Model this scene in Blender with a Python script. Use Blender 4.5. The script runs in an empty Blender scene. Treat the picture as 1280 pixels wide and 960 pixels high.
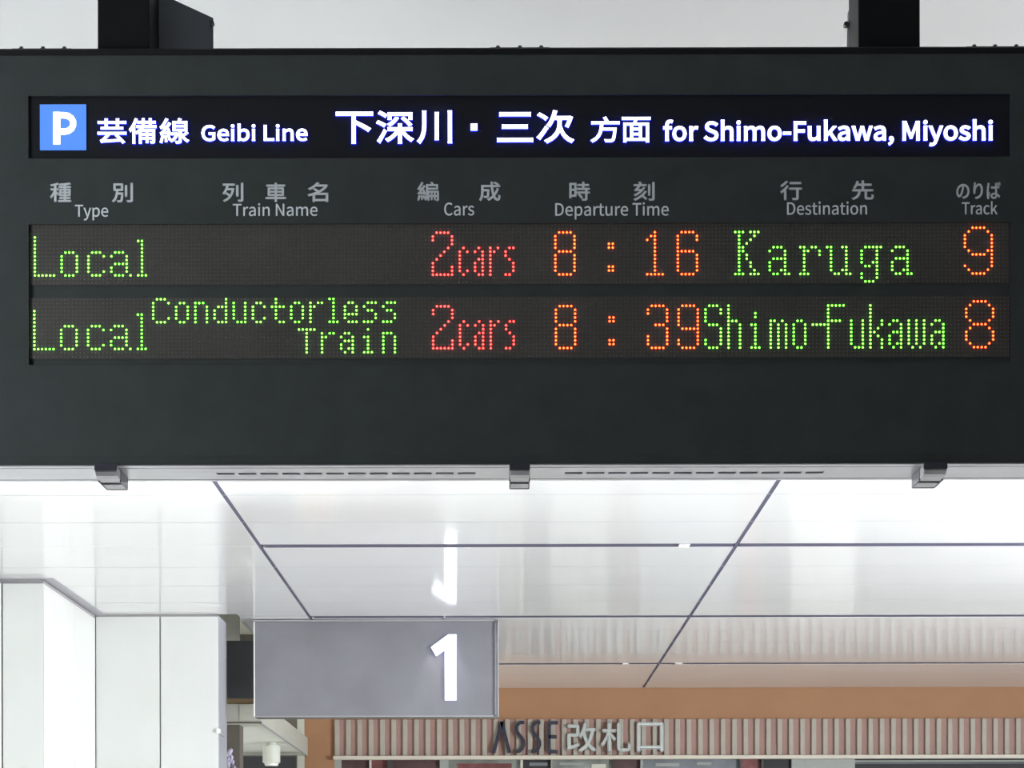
import bpy, bmesh, math, random, json
from mathutils import Vector, Matrix
random.seed(7)
C = bpy.context.scene.collection
SC = bpy.context.scene
# ------------------------------------------------------------------ camera
F = 2857.0            # focal length in pixels of the 1280 px wide frame
UX, VY = 633.0, 1121.0  # vanishing point of the depth lines
ROLL = 0.0022
CZ = 1.6
H = 2.4               # ceiling height above the camera
cam_d = bpy.data.cameras.new('camera'); cam = bpy.data.objects.new('camera', cam_d); C.objects.link(cam)
cam_d.sensor_width = 36; cam_d.lens = F/1280*36
cam_d.shift_x = (640-UX)/1280; cam_d.shift_y = (VY-480)/1280
cam_d.clip_start = 0.05; cam_d.clip_end = 300
cam.matrix_world = Matrix.Translation((0,0,CZ)) @ Matrix.Rotation(math.pi/2,4,'X') @ Matrix.Rotation(-ROLL,4,'Z')
SC.camera = cam
# ------------------------------------------------------------------ world, light, exposure
w = bpy.data.worlds.new('world'); SC.world = w; w.use_nodes = True
w.node_tree.nodes['Background'].inputs[0].default_value = (0.93,0.97,1.0,1)
w.node_tree.nodes['Background'].inputs[1].default_value = 0.95
SC.view_settings.view_transform = 'Standard'; SC.view_settings.look = 'None'
SC.view_settings.exposure = 0.0; SC.view_settings.gamma = 1.0; SC.view_settings.use_curve_mapping = False
def area(name, loc, target, sx, sy, power, col=(1,1,1)):
    l = bpy.data.lights.new(name,'AREA'); l.shape='RECTANGLE'; l.size=sx; l.size_y=sy; l.energy=power; l.color=col
    o = bpy.data.objects.new(name,l); C.objects.link(o); o.location=loc
    o.rotation_euler = (Vector(target)-Vector(loc)).to_track_quat('-Z','Y').to_euler(); return o
sun_d = bpy.data.lights.new('sun','SUN'); sun_d.energy = 7.2; sun_d.angle = 0.01; sun_d.color = (1.0,0.98,0.95)
sun = bpy.data.objects.new('sun',sun_d); C.objects.link(sun); sun.rotation_euler = Vector((1.0,-0.04,-0.5)).to_track_quat('-Z','Y').to_euler()
area('daylight_left', (-8.5,13.2,2.2), (-0.5,16.2,3.9), 6, 3.0, 6000, (0.94,0.97,1))
area('fill_right', (10,13.0,1.8), (2,14.0,4.0), 5, 2.6, 2000, (0.96,0.98,1))  # unseen fill added on the right to brighten the hall ceiling
area('fill_board', (-3.2,3.2,2.3), (-1.2,5,2.7), 0.8, 1.2, 95, (0.88,0.95,1))  # unseen fill added near the board to lighten its left end
area('fill_near_wall', (-5.6,12.2,2.0), (-4.6,17.2,3.4), 1.2, 1.6, 60, (0.95,0.98,1))  # unseen fill added to brighten the near left wall
# ------------------------------------------------------------------ materials
def mat(name, col, rough=0.5, metal=0.0, spec=0.5, emit=None, es=0.0, noise=0.0, nscale=8.0, bump=0.0, bscale=200.0, stretch=None):
    m = bpy.data.materials.new(name); m.use_nodes = True
    nt = m.node_tree; b = nt.nodes['Principled BSDF']
    c4 = (*col,1)
    b.inputs['Base Color'].default_value = c4
    b.inputs['Roughness'].default_value = rough
    b.inputs['Metallic'].default_value = metal
    b.inputs['Specular IOR Level'].default_value = spec
    if emit:
        b.inputs['Emission Color'].default_value = (*emit,1); b.inputs['Emission Strength'].default_value = es
    tc = nt.nodes.new('ShaderNodeTexCoord')
    src = tc.outputs['Object']
    if stretch:
        mp = nt.nodes.new('ShaderNodeMapping'); mp.inputs['Scale'].default_value = stretch
        nt.links.new(src, mp.inputs['Vector']); src = mp.outputs['Vector']
    if noise:
        n = nt.nodes.new('ShaderNodeTexNoise'); n.inputs['Scale'].default_value = nscale; n.inputs['Detail'].default_value = 5
        nt.links.new(src, n.inputs['Vector'])
        r = nt.nodes.new('ShaderNodeValToRGB')
        r.color_ramp.elements[0].position = 0.3; r.color_ramp.elements[1].position = 0.7
        r.color_ramp.elements[0].color = tuple(max(0,x*(1-noise)) for x in col)+(1,)
        r.color_ramp.elements[1].color = tuple(min(1,x*(1+noise)) for x in col)+(1,)
        nt.links.new(n.outputs['Fac'], r.inputs['Fac']); nt.links.new(r.outputs['Color'], b.inputs['Base Color'])
    if bump:
        n2 = nt.nodes.new('ShaderNodeTexNoise'); n2.inputs['Scale'].default_value = bscale
        nt.links.new(src, n2.inputs['Vector'])
        bp = nt.nodes.new('ShaderNodeBump'); bp.inputs['Strength'].default_value = bump; bp.inputs['Distance'].default_value = 0.002
        nt.links.new(n2.outputs['Fac'], bp.inputs['Height']); nt.links.new(bp.outputs['Normal'], b.inputs['Normal'])
    return m
M = {}
M['board'] = mat('charcoal painted steel', (0.028,0.033,0.032), 0.55, 0, 0.25, noise=0.12, nscale=14, bump=0.25, bscale=420)
M['board_lip'] = mat('lip darkened as shade', (0.006,0.007,0.007), 0.6, 0, 0.15)  # near-black colour paints in the shade on the top lip
M['post'] = mat('black painted post', (0.004,0.0045,0.0045), 0.6, 0, 0.12, noise=0.1)
M['post_plate'] = mat('slate grey steel plate', (0.10,0.11,0.125), 0.5, noise=0.1)
M['post_light'] = mat('steel painted lit grey', (0.6,0.62,0.66), 0.45, noise=0.04)  # light tone painted in for the right post's lit side
M['acrylic'] = mat('black acrylic', (0.010,0.011,0.012), 0.5, 0, 0.12, noise=0.05)
M['pcb'] = mat('brown grey led board', (0.046,0.042,0.038), 0.75, 0, 0.3, noise=0.15, nscale=5)
M['led_off'] = mat('unlit led lens', (0.11,0.10,0.085), 0.35)
M['led_green'] = mat('green led', (0.1,0.3,0.05), 0.4, emit=(0.13,1.0,0.04), es=9.0)
M['led_red'] = mat('red led', (0.3,0.05,0.05), 0.4, emit=(1.0,0.022,0.018), es=18.0)
M['led_orange'] = mat('orange led', (0.3,0.1,0.05), 0.4, emit=(1.0,0.046,0.006), es=18.0)
M['lit_white'] = mat('backlit white lettering', (0.9,0.9,0.9), 0.5, emit=(0.9,0.93,1.0), es=1.6)
M['halo_edge'] = mat('letter edge halo glow', (0.4,0.4,0.9), 0.5, emit=(0.025,0.035,1.0), es=12.0)  # blue glow added to the letter sides to cast a bloom-like halo
M['digit_edge'] = mat('lit digit edge', (0.5,0.5,0.9), 0.5, emit=(0.45,0.5,1.0), es=1.6)
M['lit_blue'] = mat('backlit blue square', (0.03,0.07,0.25), 0.5, emit=(0.07,0.24,0.84), es=1.0)
M['print'] = mat('grey printed lettering', (0.74,0.76,0.78), 0.6)
M['alu'] = mat('brushed aluminium', (0.50,0.51,0.54), 0.28, 1.0, noise=0.06, nscale=30, stretch=(0.15,1,1), bump=0.15, bscale=60)
M['slot'] = mat('dark vent inside', (0.30,0.32,0.36), 0.7)
M['latch'] = mat('satin steel latch', (0.36,0.36,0.38), 0.3, 1.0, noise=0.05)
M['latch_dark'] = mat('dark steel latch', (0.08,0.08,0.10), 0.35, 0.8)
M['bolt'] = mat('dark zinc bolt', (0.05,0.055,0.05), 0.45, 0.5)
M['ceil'] = mat('white gloss ceiling panel', (0.84,0.85,0.855), 0.10, 0, 0.5, noise=0.012, nscale=1.5)
M['ceil_gap'] = mat('shadow gap', (0.32,0.33,0.36), 0.6)
M['ceil_slot'] = mat('violet grey slot channel', (0.075,0.075,0.13), 0.55)
M['white_metal'] = mat('white enamel', (0.85,0.85,0.83), 0.4)
M['wall'] = mat('ivory enamel wall panel', (0.67,0.685,0.668), 0.3, 0, 0.4, noise=0.02, nscale=2)
M['joint'] = mat('grey sealant joint', (0.33,0.33,0.34), 0.8)
M['trim_grey'] = mat('lavender grey ceiling trim', (0.40,0.39,0.43), 0.5)
M['steel_grey'] = mat('grey column cladding', (0.33,0.34,0.38), 0.45, 0.1, noise=0.04)
M['orange'] = mat('terracotta painted plaster', (0.33,0.172,0.088), 0.75, noise=0.04, nscale=3)
M['pink'] = mat('dusty pink fascia', (0.34,0.215,0.185), 0.8, noise=0.08, nscale=2)
M['fin'] = mat('beige fin', (0.37,0.335,0.285), 0.6, noise=0.05)
M['ledge'] = mat('cream ledge', (0.56,0.52,0.44), 0.5)
M['navy'] = mat('dark navy letter', (0.02,0.022,0.04), 0.4)
M['letter_white'] = mat('pale grey letter', (0.60,0.64,0.62), 0.4)
M['frame_dark'] = mat('dark shop frame', (0.04,0.035,0.035), 0.5)
M['frame_pale'] = mat('pale shop frame', (0.29,0.31,0.29), 0.5)
M['sign_grey'] = mat('grey sign face', (0.205,0.205,0.228), 0.45, 0.1, noise=0.10, nscale=2.2, bump=0.1)
M['sign_frame'] = mat('grey sign frame', (0.24,0.245,0.26), 0.35, 0.6)
M['lit_digit'] = mat('lit white digit', (0.9,0.9,0.9), 0.5, emit=(0.86,0.9,1.0), es=1.5)
M['bulk'] = mat('greenish beige bulkhead', (0.46,0.455,0.40), 0.7, noise=0.05)
M['bulk_pale'] = mat('pale beige panel', (0.52,0.52,0.45), 0.6)
M['bulk_dark'] = mat('taupe wall', (0.12,0.105,0.09), 0.8, noise=0.1)
M['dark_panel'] = mat('dark grey panel', (0.045,0.047,0.052), 0.6, noise=0.1)
M['wood'] = mat('brown wood strip', (0.22,0.155,0.08), 0.6, noise=0.2, stretch=(0.2,1,1))
M['soffit'] = mat('grey green soffit', (0.66,0.70,0.64), 0.7, noise=0.05)
M['lamp_body'] = mat('off white lamp body', (0.62,0.64,0.58), 0.5)
M['crystal'] = mat('clear violet crystal', (0.55,0.52,0.68), 0.1, 0.6, 0.8)
M['floor'] = mat('light stone floor', (0.50,0.49,0.47), 0.5, noise=0.05)
M['black'] = mat('dark interior', (0.025,0.027,0.03), 0.7)
M['poster_red'] = mat('dark red poster', (0.16,0.05,0.05), 0.6, noise=0.5, nscale=6)
M['poster_grey'] = mat('grey green poster', (0.20,0.22,0.20), 0.6, noise=0.35, nscale=5)
M['poster_blue'] = mat('slate poster', (0.16,0.18,0.20), 0.6, noise=0.2, nscale=4)
M['poster_brown'] = mat('dark brown poster', (0.07,0.035,0.035), 0.6, noise=0.3, nscale=6)
# ------------------------------------------------------------------ helpers
def S(u, v):            # photograph pixel -> pixel with the camera roll taken out
    return u + ROLL*(VY-v), v + ROLL*(u-UX)
def P(u, v, D):         # straight pixel at depth D -> world x, z
    return (u-UX)*D/F, CZ+(VY-v)*D/F
def PS(u, v, D): return P(*S(u,v), D)
def add_box(bm, x0,x1,y0,y1,z0,z1, bev=0.0, mi=0):
    r = bmesh.ops.create_cube(bm, size=1.0)
    vs = r['verts']
    for q in vs:
        q.co = Vector((x0+(q.co.x+.5)*(x1-x0), y0+(q.co.y+.5)*(y1-y0), z0+(q.co.z+.5)*(z1-z0)))
    fs = list({f for q in vs for f in q.link_faces})
    for f in fs: f.material_index = mi
    if bev > 0:
        es = list({e for q in vs for e in q.link_edges})
        bmesh.ops.bevel(bm, geom=es, offset=bev, segments=2, profile=0.5, affect='EDGES')
def add_cyl(bm, c, axis, r, l, n=16, r2=None, bev=0):
    m = Matrix.Translation(c) @ Vector((0,0,1)).rotation_difference(Vector(axis)).to_matrix().to_4x4()
    bmesh.ops.create_cone(bm, cap_ends=True, segments=n, radius1=r, radius2=r if r2 is None else r2, depth=l, matrix=m)
def obj(name, bm, m, parent=None, origin=None):
    me = bpy.data.meshes.new(name)
    bmesh.ops.recalc_face_normals(bm, faces=bm.faces)
    bm.to_mesh(me); bm.free()
    for k in (m if isinstance(m,(list,tuple)) else [m]): me.materials.append(M[k])
    o = bpy.data.objects.new(name, me); C.objects.link(o)
    if parent: o.parent = parent
    return o
def box(name, m, parent, x0,x1,y0,y1,z0,z1, bev=0.0):
    bm = bmesh.new(); add_box(bm,x0,x1,y0,y1,z0,z1,bev); return obj(name,bm,m,parent)
def empty(name, label=None, cat=None, group=None, kind=None):
    o = bpy.data.objects.new(name, None); C.objects.link(o); return tag(o,label,cat,group,kind)
def tag(o, label=None, cat=None, group=None, kind=None):
    if label: o['label']=label
    if cat: o['category']=cat
    if group: o['group']=group
    if kind: o['kind']=kind
    return o
def plate(bm, xs, zs, holes, y0, y1):
    """plate in the XZ plane with rectangular holes; xs, zs are the outer extents"""
    X = sorted({xs[0],xs[1],*[h[0] for h in holes],*[h[1] for h in holes]})
    Z = sorted({zs[0],zs[1],*[h[2] for h in holes],*[h[3] for h in holes]})
    V = {}
    def vert(i,j,k):
        if (i,j,k) not in V: V[(i,j,k)] = bm.verts.new((X[i], (y0,y1)[k], Z[j]))
        return V[(i,j,k)]
    def solid(i,j):
        if i<0 or j<0 or i>=len(X)-1 or j>=len(Z)-1: return False
        cx,cz=(X[i]+X[i+1])/2,(Z[j]+Z[j+1])/2
        return not any(h[0]<cx<h[1] and h[2]<cz<h[3] for h in holes)
    for i in range(len(X)-1):
        for j in range(len(Z)-1):
            if not solid(i,j): continue
            for k in (0,1):
                bm.faces.new([vert(i,j,k),vert(i+1,j,k),vert(i+1,j+1,k),vert(i,j+1,k)])
            for (a,b,di,dj) in (((i,j),(i+1,j),0,-1),((i,j+1),(i+1,j+1),0,1),((i,j),(i,j+1),-1,0),((i+1,j),(i+1,j+1),1,0)):
                if not solid(i+di,j+dj):
                    bm.faces.new([vert(*a,0),vert(*b,0),vert(*b,1),vert(*a,1)])
# outlines of the characters used in the lettering: advance, then closed Bezier loops (left handle, point, right handle)
GLYPHS = json.loads(r"""{"芸":[1001,[[386,517,156,517,156,494,156,471,156,449,386,449,615,449,844,449,844,471,844,494,844,517,615,517],
[156,-50,161,-67,197,-53,251,-50,776,-15,799,-45,819,-74,834,-97,856,-82,878,-66,900,-51,850,20,749,141,674,229,654,217,633,204,613,191,649,148,690,97,728,48,570,39,413,30,255,21,319,85,385,168,441,251,609,251,777,251,945,251,945,275,945,298,945,321,649,321,352,321,56,321,56,298,56,275,56,251,152,251,247,251,342,251,288,165,221,85,199,61,174,33,153,14,134,10,143,-11],
[663,841,638,841,638,809,638,776,638,744,544,744,450,744,356,744,356,776,356,809,356,841,332,841,308,841,283,841,283,809,283,776,283,744,209,744,135,744,60,744,60,721,60,697,60,674,135,674,209,674,283,674,283,643,283,612,283,581,308,581,332,581,356,581,356,612,356,643,356,674,450,674,544,674,638,674,638,643,638,612,638,581,663,581,688,581,713,581,713,612,713,643,713,674,789,674,865,674,940,674,940,697,940,721,940,744,865,744,789,744,713,744,713,776,713,809,713,841,688,841]]],
"備":[1001,[[256,835,233,841,188,687,114,534,32,433,45,414,66,373,72,355,100,391,127,430,152,474,152,290,152,106,152,-78,177,-78,201,-78,225,-78,225,154,225,385,225,617,255,683,281,752,302,821,279,828],
[735,837,711,837,711,804,711,772,711,739,655,739,600,739,544,739,544,772,544,804,544,837,520,837,496,837,472,837,472,804,472,772,472,739,421,739,370,739,319,739,319,716,319,692,319,669,370,669,421,669,472,669,472,637,472,605,472,573,412,573,351,573,291,573,291,549,291,526,291,503,340,503,388,503,437,503,386,436,312,377,238,337,252,323,275,291,283,276,313,294,342,315,372,338,372,200,372,61,372,-78,396,-78,420,-78,444,-78,444,-27,444,23,444,74,497,74,550,74,603,74,603,31,603,-13,603,-56,626,-56,648,-56,671,-56,671,-13,671,31,671,74,724,74,776,74,829,74,829,48,829,23,829,-3,829,-12,826,-14,817,-15,807,-16,778,-16,748,-15,757,-32,766,-58,770,-75,816,-75,850,-76,872,-65,894,-54,900,-37,900,-3,900,139,900,281,900,424,753,424,607,424,460,424,482,449,502,476,519,503,661,503,803,503,945,503,945,526,945,549,945,573,892,573,838,573,784,573,784,605,784,637,784,669,829,669,875,669,920,669,920,692,920,716,920,739,875,739,829,739,784,739,784,772,784,804,784,837,760,837],
[600,573,544,573,544,605,544,637,544,669,600,669,655,669,711,669,711,637,711,605,711,573,655,573],
[550,219,603,219,603,190,603,161,603,132,550,132,497,132,444,132,444,161,444,190,444,219,497,219],
[671,190,671,219,724,219,776,219,829,219,829,190,829,161,829,132,776,132,724,132,671,132,671,161],
[603,305,603,277,550,277,497,277,444,277,444,305,444,333,444,361,497,361,550,361,603,361,603,333],
[724,277,671,277,671,305,671,333,671,361,724,361,776,361,829,361,829,333,829,305,829,277,776,277]]],
"線":[1001,[[524,501,524,531,629,531,733,531,838,531,838,501,838,471,838,442,733,442,629,442,524,442,524,471],
[524,646,524,675,629,675,733,675,838,675,838,646,838,617,838,588,733,588,629,588,524,588,524,617],
[201,192,182,189,193,121,203,31,204,-27,224,-23,244,-20,263,-16,260,42,250,130,238,198,220,195],
[104,194,84,197,74,114,59,22,35,-40,51,-45,81,-55,94,-62,115,2,134,98,145,186,125,190],
[293,213,275,208,294,156,314,87,322,43,341,49,359,55,378,61,369,105,347,172,327,223,310,218],
[905,330,886,345,858,310,813,265,773,230,753,267,737,306,725,347,725,359,725,370,725,382,787,382,849,382,910,382,910,499,910,617,910,735,835,735,759,735,683,735,697,765,711,794,725,824,697,830,670,836,642,842,635,811,621,769,608,735,556,735,505,735,454,735,454,617,454,499,454,382,520,382,587,382,654,382,654,255,654,129,654,3,654,-9,651,-11,637,-12,624,-13,582,-13,535,-12,545,-31,554,-61,557,-81,622,-81,664,-81,691,-69,718,-57,725,-36,725,3,725,66,725,129,725,192,772,94,837,12,916,-36,927,-18,949,9,965,23,901,56,845,112,801,180,846,213,897,259,942,300,924,315],
[470,298,417,298,417,277,417,256,417,235,460,235,504,235,548,235,511,137,440,58,363,20,377,7,396,-16,406,-32,508,24,595,132,632,285,617,290,603,295,588,300,584,300,580,299,576,298,523,298],
[62,256,66,240,84,250,115,256,314,287,318,268,322,249,325,229,346,235,366,241,387,247,380,301,353,392,329,461,310,456,291,451,271,447,282,416,292,381,301,346,253,340,205,334,157,327,238,421,316,537,381,653,359,666,337,678,315,691,293,645,267,599,240,557,206,554,172,551,137,548,191,624,245,721,287,814,264,824,241,833,217,843,178,734,111,620,89,591,70,560,52,540,35,536,43,517,55,482,59,467,73,473,95,478,198,491,162,437,129,396,115,379,85,341,63,316,41,311,50,291]]],
"下":[1001,[[352,767,55,767,55,742,55,717,55,692,184,692,313,692,442,692,442,435,442,178,442,-79,468,-79,494,-79,521,-79,521,98,521,275,521,452,636,390,770,306,840,250,858,273,876,296,893,318,813,380,654,470,535,528,530,522,525,517,521,512,521,572,521,632,521,692,663,692,805,692,947,692,947,717,947,742,947,767,650,767]]],
"深":[1001,[[526,786,328,786,328,726,328,666,328,606,351,606,374,606,397,606,397,644,397,682,397,720,548,720,699,720,850,720,850,683,850,646,850,609,874,609,897,609,920,609,920,668,920,727,920,786,723,786],
[530,647,508,654,465,580,393,509,318,463,334,451,362,424,373,411,447,464,527,548,576,633,553,640],
[681,637,663,625,734,562,815,473,852,415,872,429,891,443,910,457,871,515,787,601,717,662,699,650],
[97,792,84,773,140,745,214,699,249,668,263,689,276,711,289,732,251,762,178,804,123,830,110,811],
[51,520,38,502,99,473,177,427,216,395,229,415,242,436,255,457,215,488,136,532,76,557,63,538],
[107,66,61,-10,80,-27,98,-45,117,-62,167,30,227,154,273,258,257,275,240,292,223,309,173,196],
[607,467,582,467,582,430,582,394,582,358,495,358,409,358,322,358,322,335,322,312,322,289,394,289,465,289,536,289,476,179,376,82,268,33,284,19,307,-7,318,-25,423,30,518,128,582,242,582,137,582,31,582,-75,607,-75,632,-75,657,-75,657,32,657,139,657,245,718,135,808,34,900,-23,912,-4,935,22,953,37,857,86,762,184,705,289,777,289,850,289,922,289,922,312,922,335,922,358,834,358,745,358,657,358,657,394,657,430,657,467,632,467]]],
"川":[1001,[[185,786,159,786,159,673,159,559,159,446,159,273,146,100,28,-36,46,-47,77,-71,90,-88,221,61,236,253,236,446,236,559,236,673,236,786,211,786],
[503,745,478,745,478,499,478,254,478,8,503,8,528,8,554,8,554,254,554,499,554,745,528,745],
[840,789,814,789,814,500,814,210,814,-79,840,-79,866,-79,892,-79,892,210,892,500,892,789,866,789]]],
"三":[1001,[[376,744,123,744,123,719,123,693,123,668,376,668,628,668,880,668,880,693,880,719,880,744,628,744],
[392,417,187,417,187,392,187,367,187,341,392,341,597,341,802,341,802,367,802,392,802,417,597,417],
[355,69,65,69,65,44,65,18,65,-7,355,-7,645,-7,935,-7,935,18,935,44,935,69,645,69]]],
"次":[1001,[[72,736,57,718,125,680,210,620,250,579,266,599,282,620,298,640,256,681,170,736,102,772,87,754],
[100,146,42,73,65,56,88,38,111,21,173,111,249,227,308,329,289,346,270,363,250,380,185,270],
[481,836,455,841,423,681,367,525,289,427,309,418,346,397,362,385,402,442,438,515,469,597,592,597,715,597,838,597,819,528,788,452,764,404,782,396,812,381,828,372,863,441,907,547,933,645,915,655,897,665,878,675,873,674,868,672,863,671,740,671,617,671,494,671,510,721,524,773,535,826,508,831],
[597,548,570,548,570,527,570,506,570,486,570,342,548,124,240,-26,259,-39,285,-66,297,-84,495,15,582,143,621,265,677,105,767,-12,912,-73,922,-53,945,-22,962,-7,788,56,693,210,648,412,649,438,650,462,650,485,650,506,650,527,650,548,623,548]]],
"方":[1001,[[465,828,441,819,467,772,497,708,509,668,362,668,215,668,68,668,68,644,68,619,68,595,159,595,250,595,341,595,329,365,304,105,46,-23,66,-37,90,-63,101,-82,291,17,367,183,399,362,518,362,638,362,757,362,741,135,721,38,692,12,679,2,666,0,644,0,617,0,547,1,475,7,490,-13,500,-44,502,-66,569,-71,635,-71,670,-69,709,-67,732,-59,757,-34,796,5,816,114,836,399,838,410,839,435,839,435,696,435,553,435,411,435,417,488,421,542,424,595,595,595,766,595,937,595,937,619,937,644,937,668,796,668,656,668,515,668,538,678,562,689,586,699,572,739,541,800,513,847,489,838]]],
"面":[1001,[[390,297,390,334,460,334,531,334,602,334,602,297,602,259,602,221,531,221,460,221,390,221,390,259],
[460,396,390,396,390,433,390,470,390,507,460,507,531,507,602,507,602,470,602,433,602,396,531,396],
[390,121,390,160,460,160,531,160,602,160,602,121,602,82,602,43,531,43,460,43,390,43,390,82],
[354,775,58,775,58,751,58,727,58,703,187,703,316,703,445,703,438,662,427,615,417,577,312,577,208,577,104,577,104,358,104,139,104,-80,128,-80,152,-80,176,-80,176,-62,176,-45,176,-27,391,-27,606,-27,821,-27,821,-45,821,-62,821,-80,847,-80,872,-80,897,-80,897,139,897,358,897,577,763,577,628,577,494,577,507,619,520,661,533,703,671,703,808,703,946,703,946,727,946,751,946,775,650,775],
[224,43,176,43,176,198,176,352,176,507,224,507,272,507,320,507,320,352,320,198,320,43,272,43],
[821,198,821,43,771,43,721,43,671,43,671,198,671,352,671,507,721,507,771,507,821,507,821,352]]],
"種":[1001,[[503,536,434,536,434,429,434,321,434,214,503,214,572,214,642,214,642,190,642,166,642,142,569,142,496,142,423,142,423,122,423,102,423,82,496,82,569,82,642,82,642,56,642,29,642,3,550,3,458,3,366,3,366,-18,366,-38,366,-59,566,-59,766,-59,966,-59,966,-38,966,-18,966,3,882,3,798,3,714,3,714,29,714,56,714,82,787,82,860,82,932,82,932,102,932,122,932,142,860,142,787,142,714,142,714,166,714,190,714,214,785,214,856,214,927,214,927,321,927,429,927,536,856,536,785,536,714,536,714,558,714,580,714,603,792,603,870,603,947,603,947,624,947,644,947,665,870,665,792,665,714,665,714,690,714,714,714,739,800,747,882,758,945,772,930,791,915,810,899,829,786,803,578,787,410,780,417,764,426,739,428,722,495,724,569,728,642,733,642,710,642,688,642,665,558,665,475,665,392,665,392,644,392,624,392,603,475,603,558,603,642,603,642,580,642,558,642,536,572,536],
[501,324,501,350,548,350,595,350,642,350,642,324,642,297,642,270,595,270,548,270,501,270,501,297],
[714,324,714,350,762,350,810,350,858,350,858,324,858,297,858,270,810,270,762,270,714,270,714,297],
[501,453,501,480,548,480,595,480,642,480,642,453,642,427,642,401,595,401,548,401,501,401,501,427],
[714,453,714,480,762,480,810,480,858,480,858,453,858,427,858,401,810,401,762,401,714,401,714,427],
[379,808,362,827,287,793,155,764,43,745,52,729,62,704,65,688,112,694,162,703,212,713,212,662,212,610,212,559,158,559,103,559,49,559,49,535,49,512,49,489,100,489,151,489,202,489,162,374,93,243,28,172,41,154,59,124,67,103,118,165,171,264,212,366,212,218,212,70,212,-78,237,-78,262,-78,286,-78,286,66,286,210,286,353,320,311,361,257,378,229,393,249,408,269,423,288,403,311,315,402,286,427,286,447,286,468,286,489,328,489,370,489,412,489,412,512,412,535,412,559,370,559,328,559,286,559,286,616,286,673,286,730,333,741,378,754,414,769,396,788]]],
"別":[1001,[[618,721,594,721,594,536,594,350,594,165,618,165,643,165,667,165,667,350,667,536,667,721,643,721],
[864,822,839,822,839,555,839,287,839,20,839,1,832,-5,813,-6,793,-7,731,-7,660,-5,671,-26,683,-61,688,-81,780,-81,837,-81,869,-67,900,-54,914,-32,914,20,914,287,914,555,914,822,889,822],
[164,664,164,728,249,728,334,728,420,728,420,664,420,599,420,535,334,535,249,535,164,535,164,599],
[227,795,95,795,95,686,95,576,95,467,132,467,169,467,205,467,195,284,168,79,33,-31,51,-42,74,-64,86,-82,192,6,238,144,260,291,316,291,371,291,427,291,417,92,404,17,389,-3,381,-13,371,-14,353,-14,336,-14,289,-14,239,-9,251,-28,258,-56,260,-76,309,-78,358,-79,384,-76,414,-73,431,-67,449,-47,476,-16,486,76,498,327,498,336,499,359,499,359,422,359,346,359,269,359,273,395,275,431,278,467,349,467,421,467,492,467,492,576,492,686,492,795,360,795]]],
"列":[1001,[[668,725,643,725,643,538,643,351,643,164,668,164,692,164,717,164,717,351,717,538,717,725,692,725],
[875,836,849,836,849,563,849,290,849,17,849,1,843,-3,827,-4,811,-5,759,-5,704,-3,714,-24,726,-56,729,-76,806,-76,854,-75,883,-63,913,-51,925,-29,925,18,925,291,925,563,925,836,900,836],
[196,321,181,302,232,267,294,218,333,181,265,85,178,17,79,-22,95,-37,115,-66,124,-85,336,10,492,205,542,553,526,557,511,562,496,567,491,566,487,565,483,564,408,564,332,564,257,564,273,612,287,663,299,715,390,715,481,715,572,715,572,739,572,763,572,787,402,787,231,787,61,787,61,763,61,739,61,715,115,715,170,715,224,715,189,562,133,420,53,326,70,315,99,290,111,276,158,335,198,410,232,495,308,495,384,495,460,495,441,401,412,317,374,247,334,281,273,326,224,358,210,339]]],
"車":[1001,[[259,607,158,607,158,477,158,346,158,216,259,216,359,216,460,216,460,189,460,162,460,135,324,135,189,135,53,135,53,112,53,89,53,66,189,66,324,66,460,66,460,16,460,-33,460,-83,485,-83,511,-83,537,-83,537,-33,537,16,537,66,675,66,814,66,952,66,952,89,952,112,952,135,814,135,675,135,537,135,537,162,537,189,537,216,640,216,744,216,847,216,847,346,847,477,847,607,744,607,640,607,537,607,537,632,537,656,537,681,664,681,791,681,918,681,918,704,918,727,918,750,791,750,664,750,537,750,537,780,537,810,537,840,511,840,485,840,460,840,460,810,460,780,460,750,334,750,209,750,83,750,83,727,83,704,83,681,209,681,334,681,460,681,460,656,460,632,460,607,359,607],
[230,348,230,383,307,383,383,383,460,383,460,348,460,314,460,279,383,279,307,279,230,279,230,314],
[537,348,537,383,615,383,694,383,772,383,772,348,772,314,772,279,694,279,615,279,537,279,537,314],
[230,510,230,544,307,544,383,544,460,544,460,510,460,476,460,442,383,442,307,442,230,442,230,476],
[537,510,537,544,615,544,694,544,772,544,772,510,772,476,772,442,694,442,615,442,537,442,537,476]]],
"名":[1001,[[283,544,263,530,314,495,374,447,418,407,300,344,171,299,47,273,61,256,79,224,86,204,141,217,197,233,252,253,252,143,252,32,252,-79,277,-79,302,-79,327,-79,327,-62,327,-44,327,-27,476,-27,625,-27,774,-27,774,-44,774,-62,774,-79,799,-79,825,-79,850,-79,850,61,850,201,850,340,717,340,584,340,452,340,618,430,763,554,845,714,828,724,812,735,795,745,791,744,786,742,782,741,664,741,546,741,428,741,452,769,474,798,493,827,464,833,435,839,407,844,347,748,233,637,69,560,87,547,111,520,122,502,217,551,296,610,362,672,486,672,610,672,734,672,675,584,588,509,488,446,441,487,375,537,321,573,302,558],
[774,118,774,42,625,42,476,42,327,42,327,118,327,195,327,271,476,271,625,271,774,271,774,195]]],
"編":[1001,[[195,194,177,191,187,123,198,34,199,-24,218,-21,236,-17,254,-14,252,44,241,131,229,199,212,197],
[104,194,84,197,74,114,59,22,35,-40,51,-45,80,-54,92,-61,113,2,133,98,144,187,124,191],
[279,214,263,209,279,156,300,85,307,39,325,45,342,50,360,56,351,100,331,170,311,222,295,218],
[590,344,620,344,620,294,620,244,620,193,590,193,560,193,530,193,530,244,530,294,530,344,560,344],
[670,294,670,344,699,344,727,344,756,344,756,294,756,244,756,193,727,193,699,193,670,193,670,244],
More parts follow.
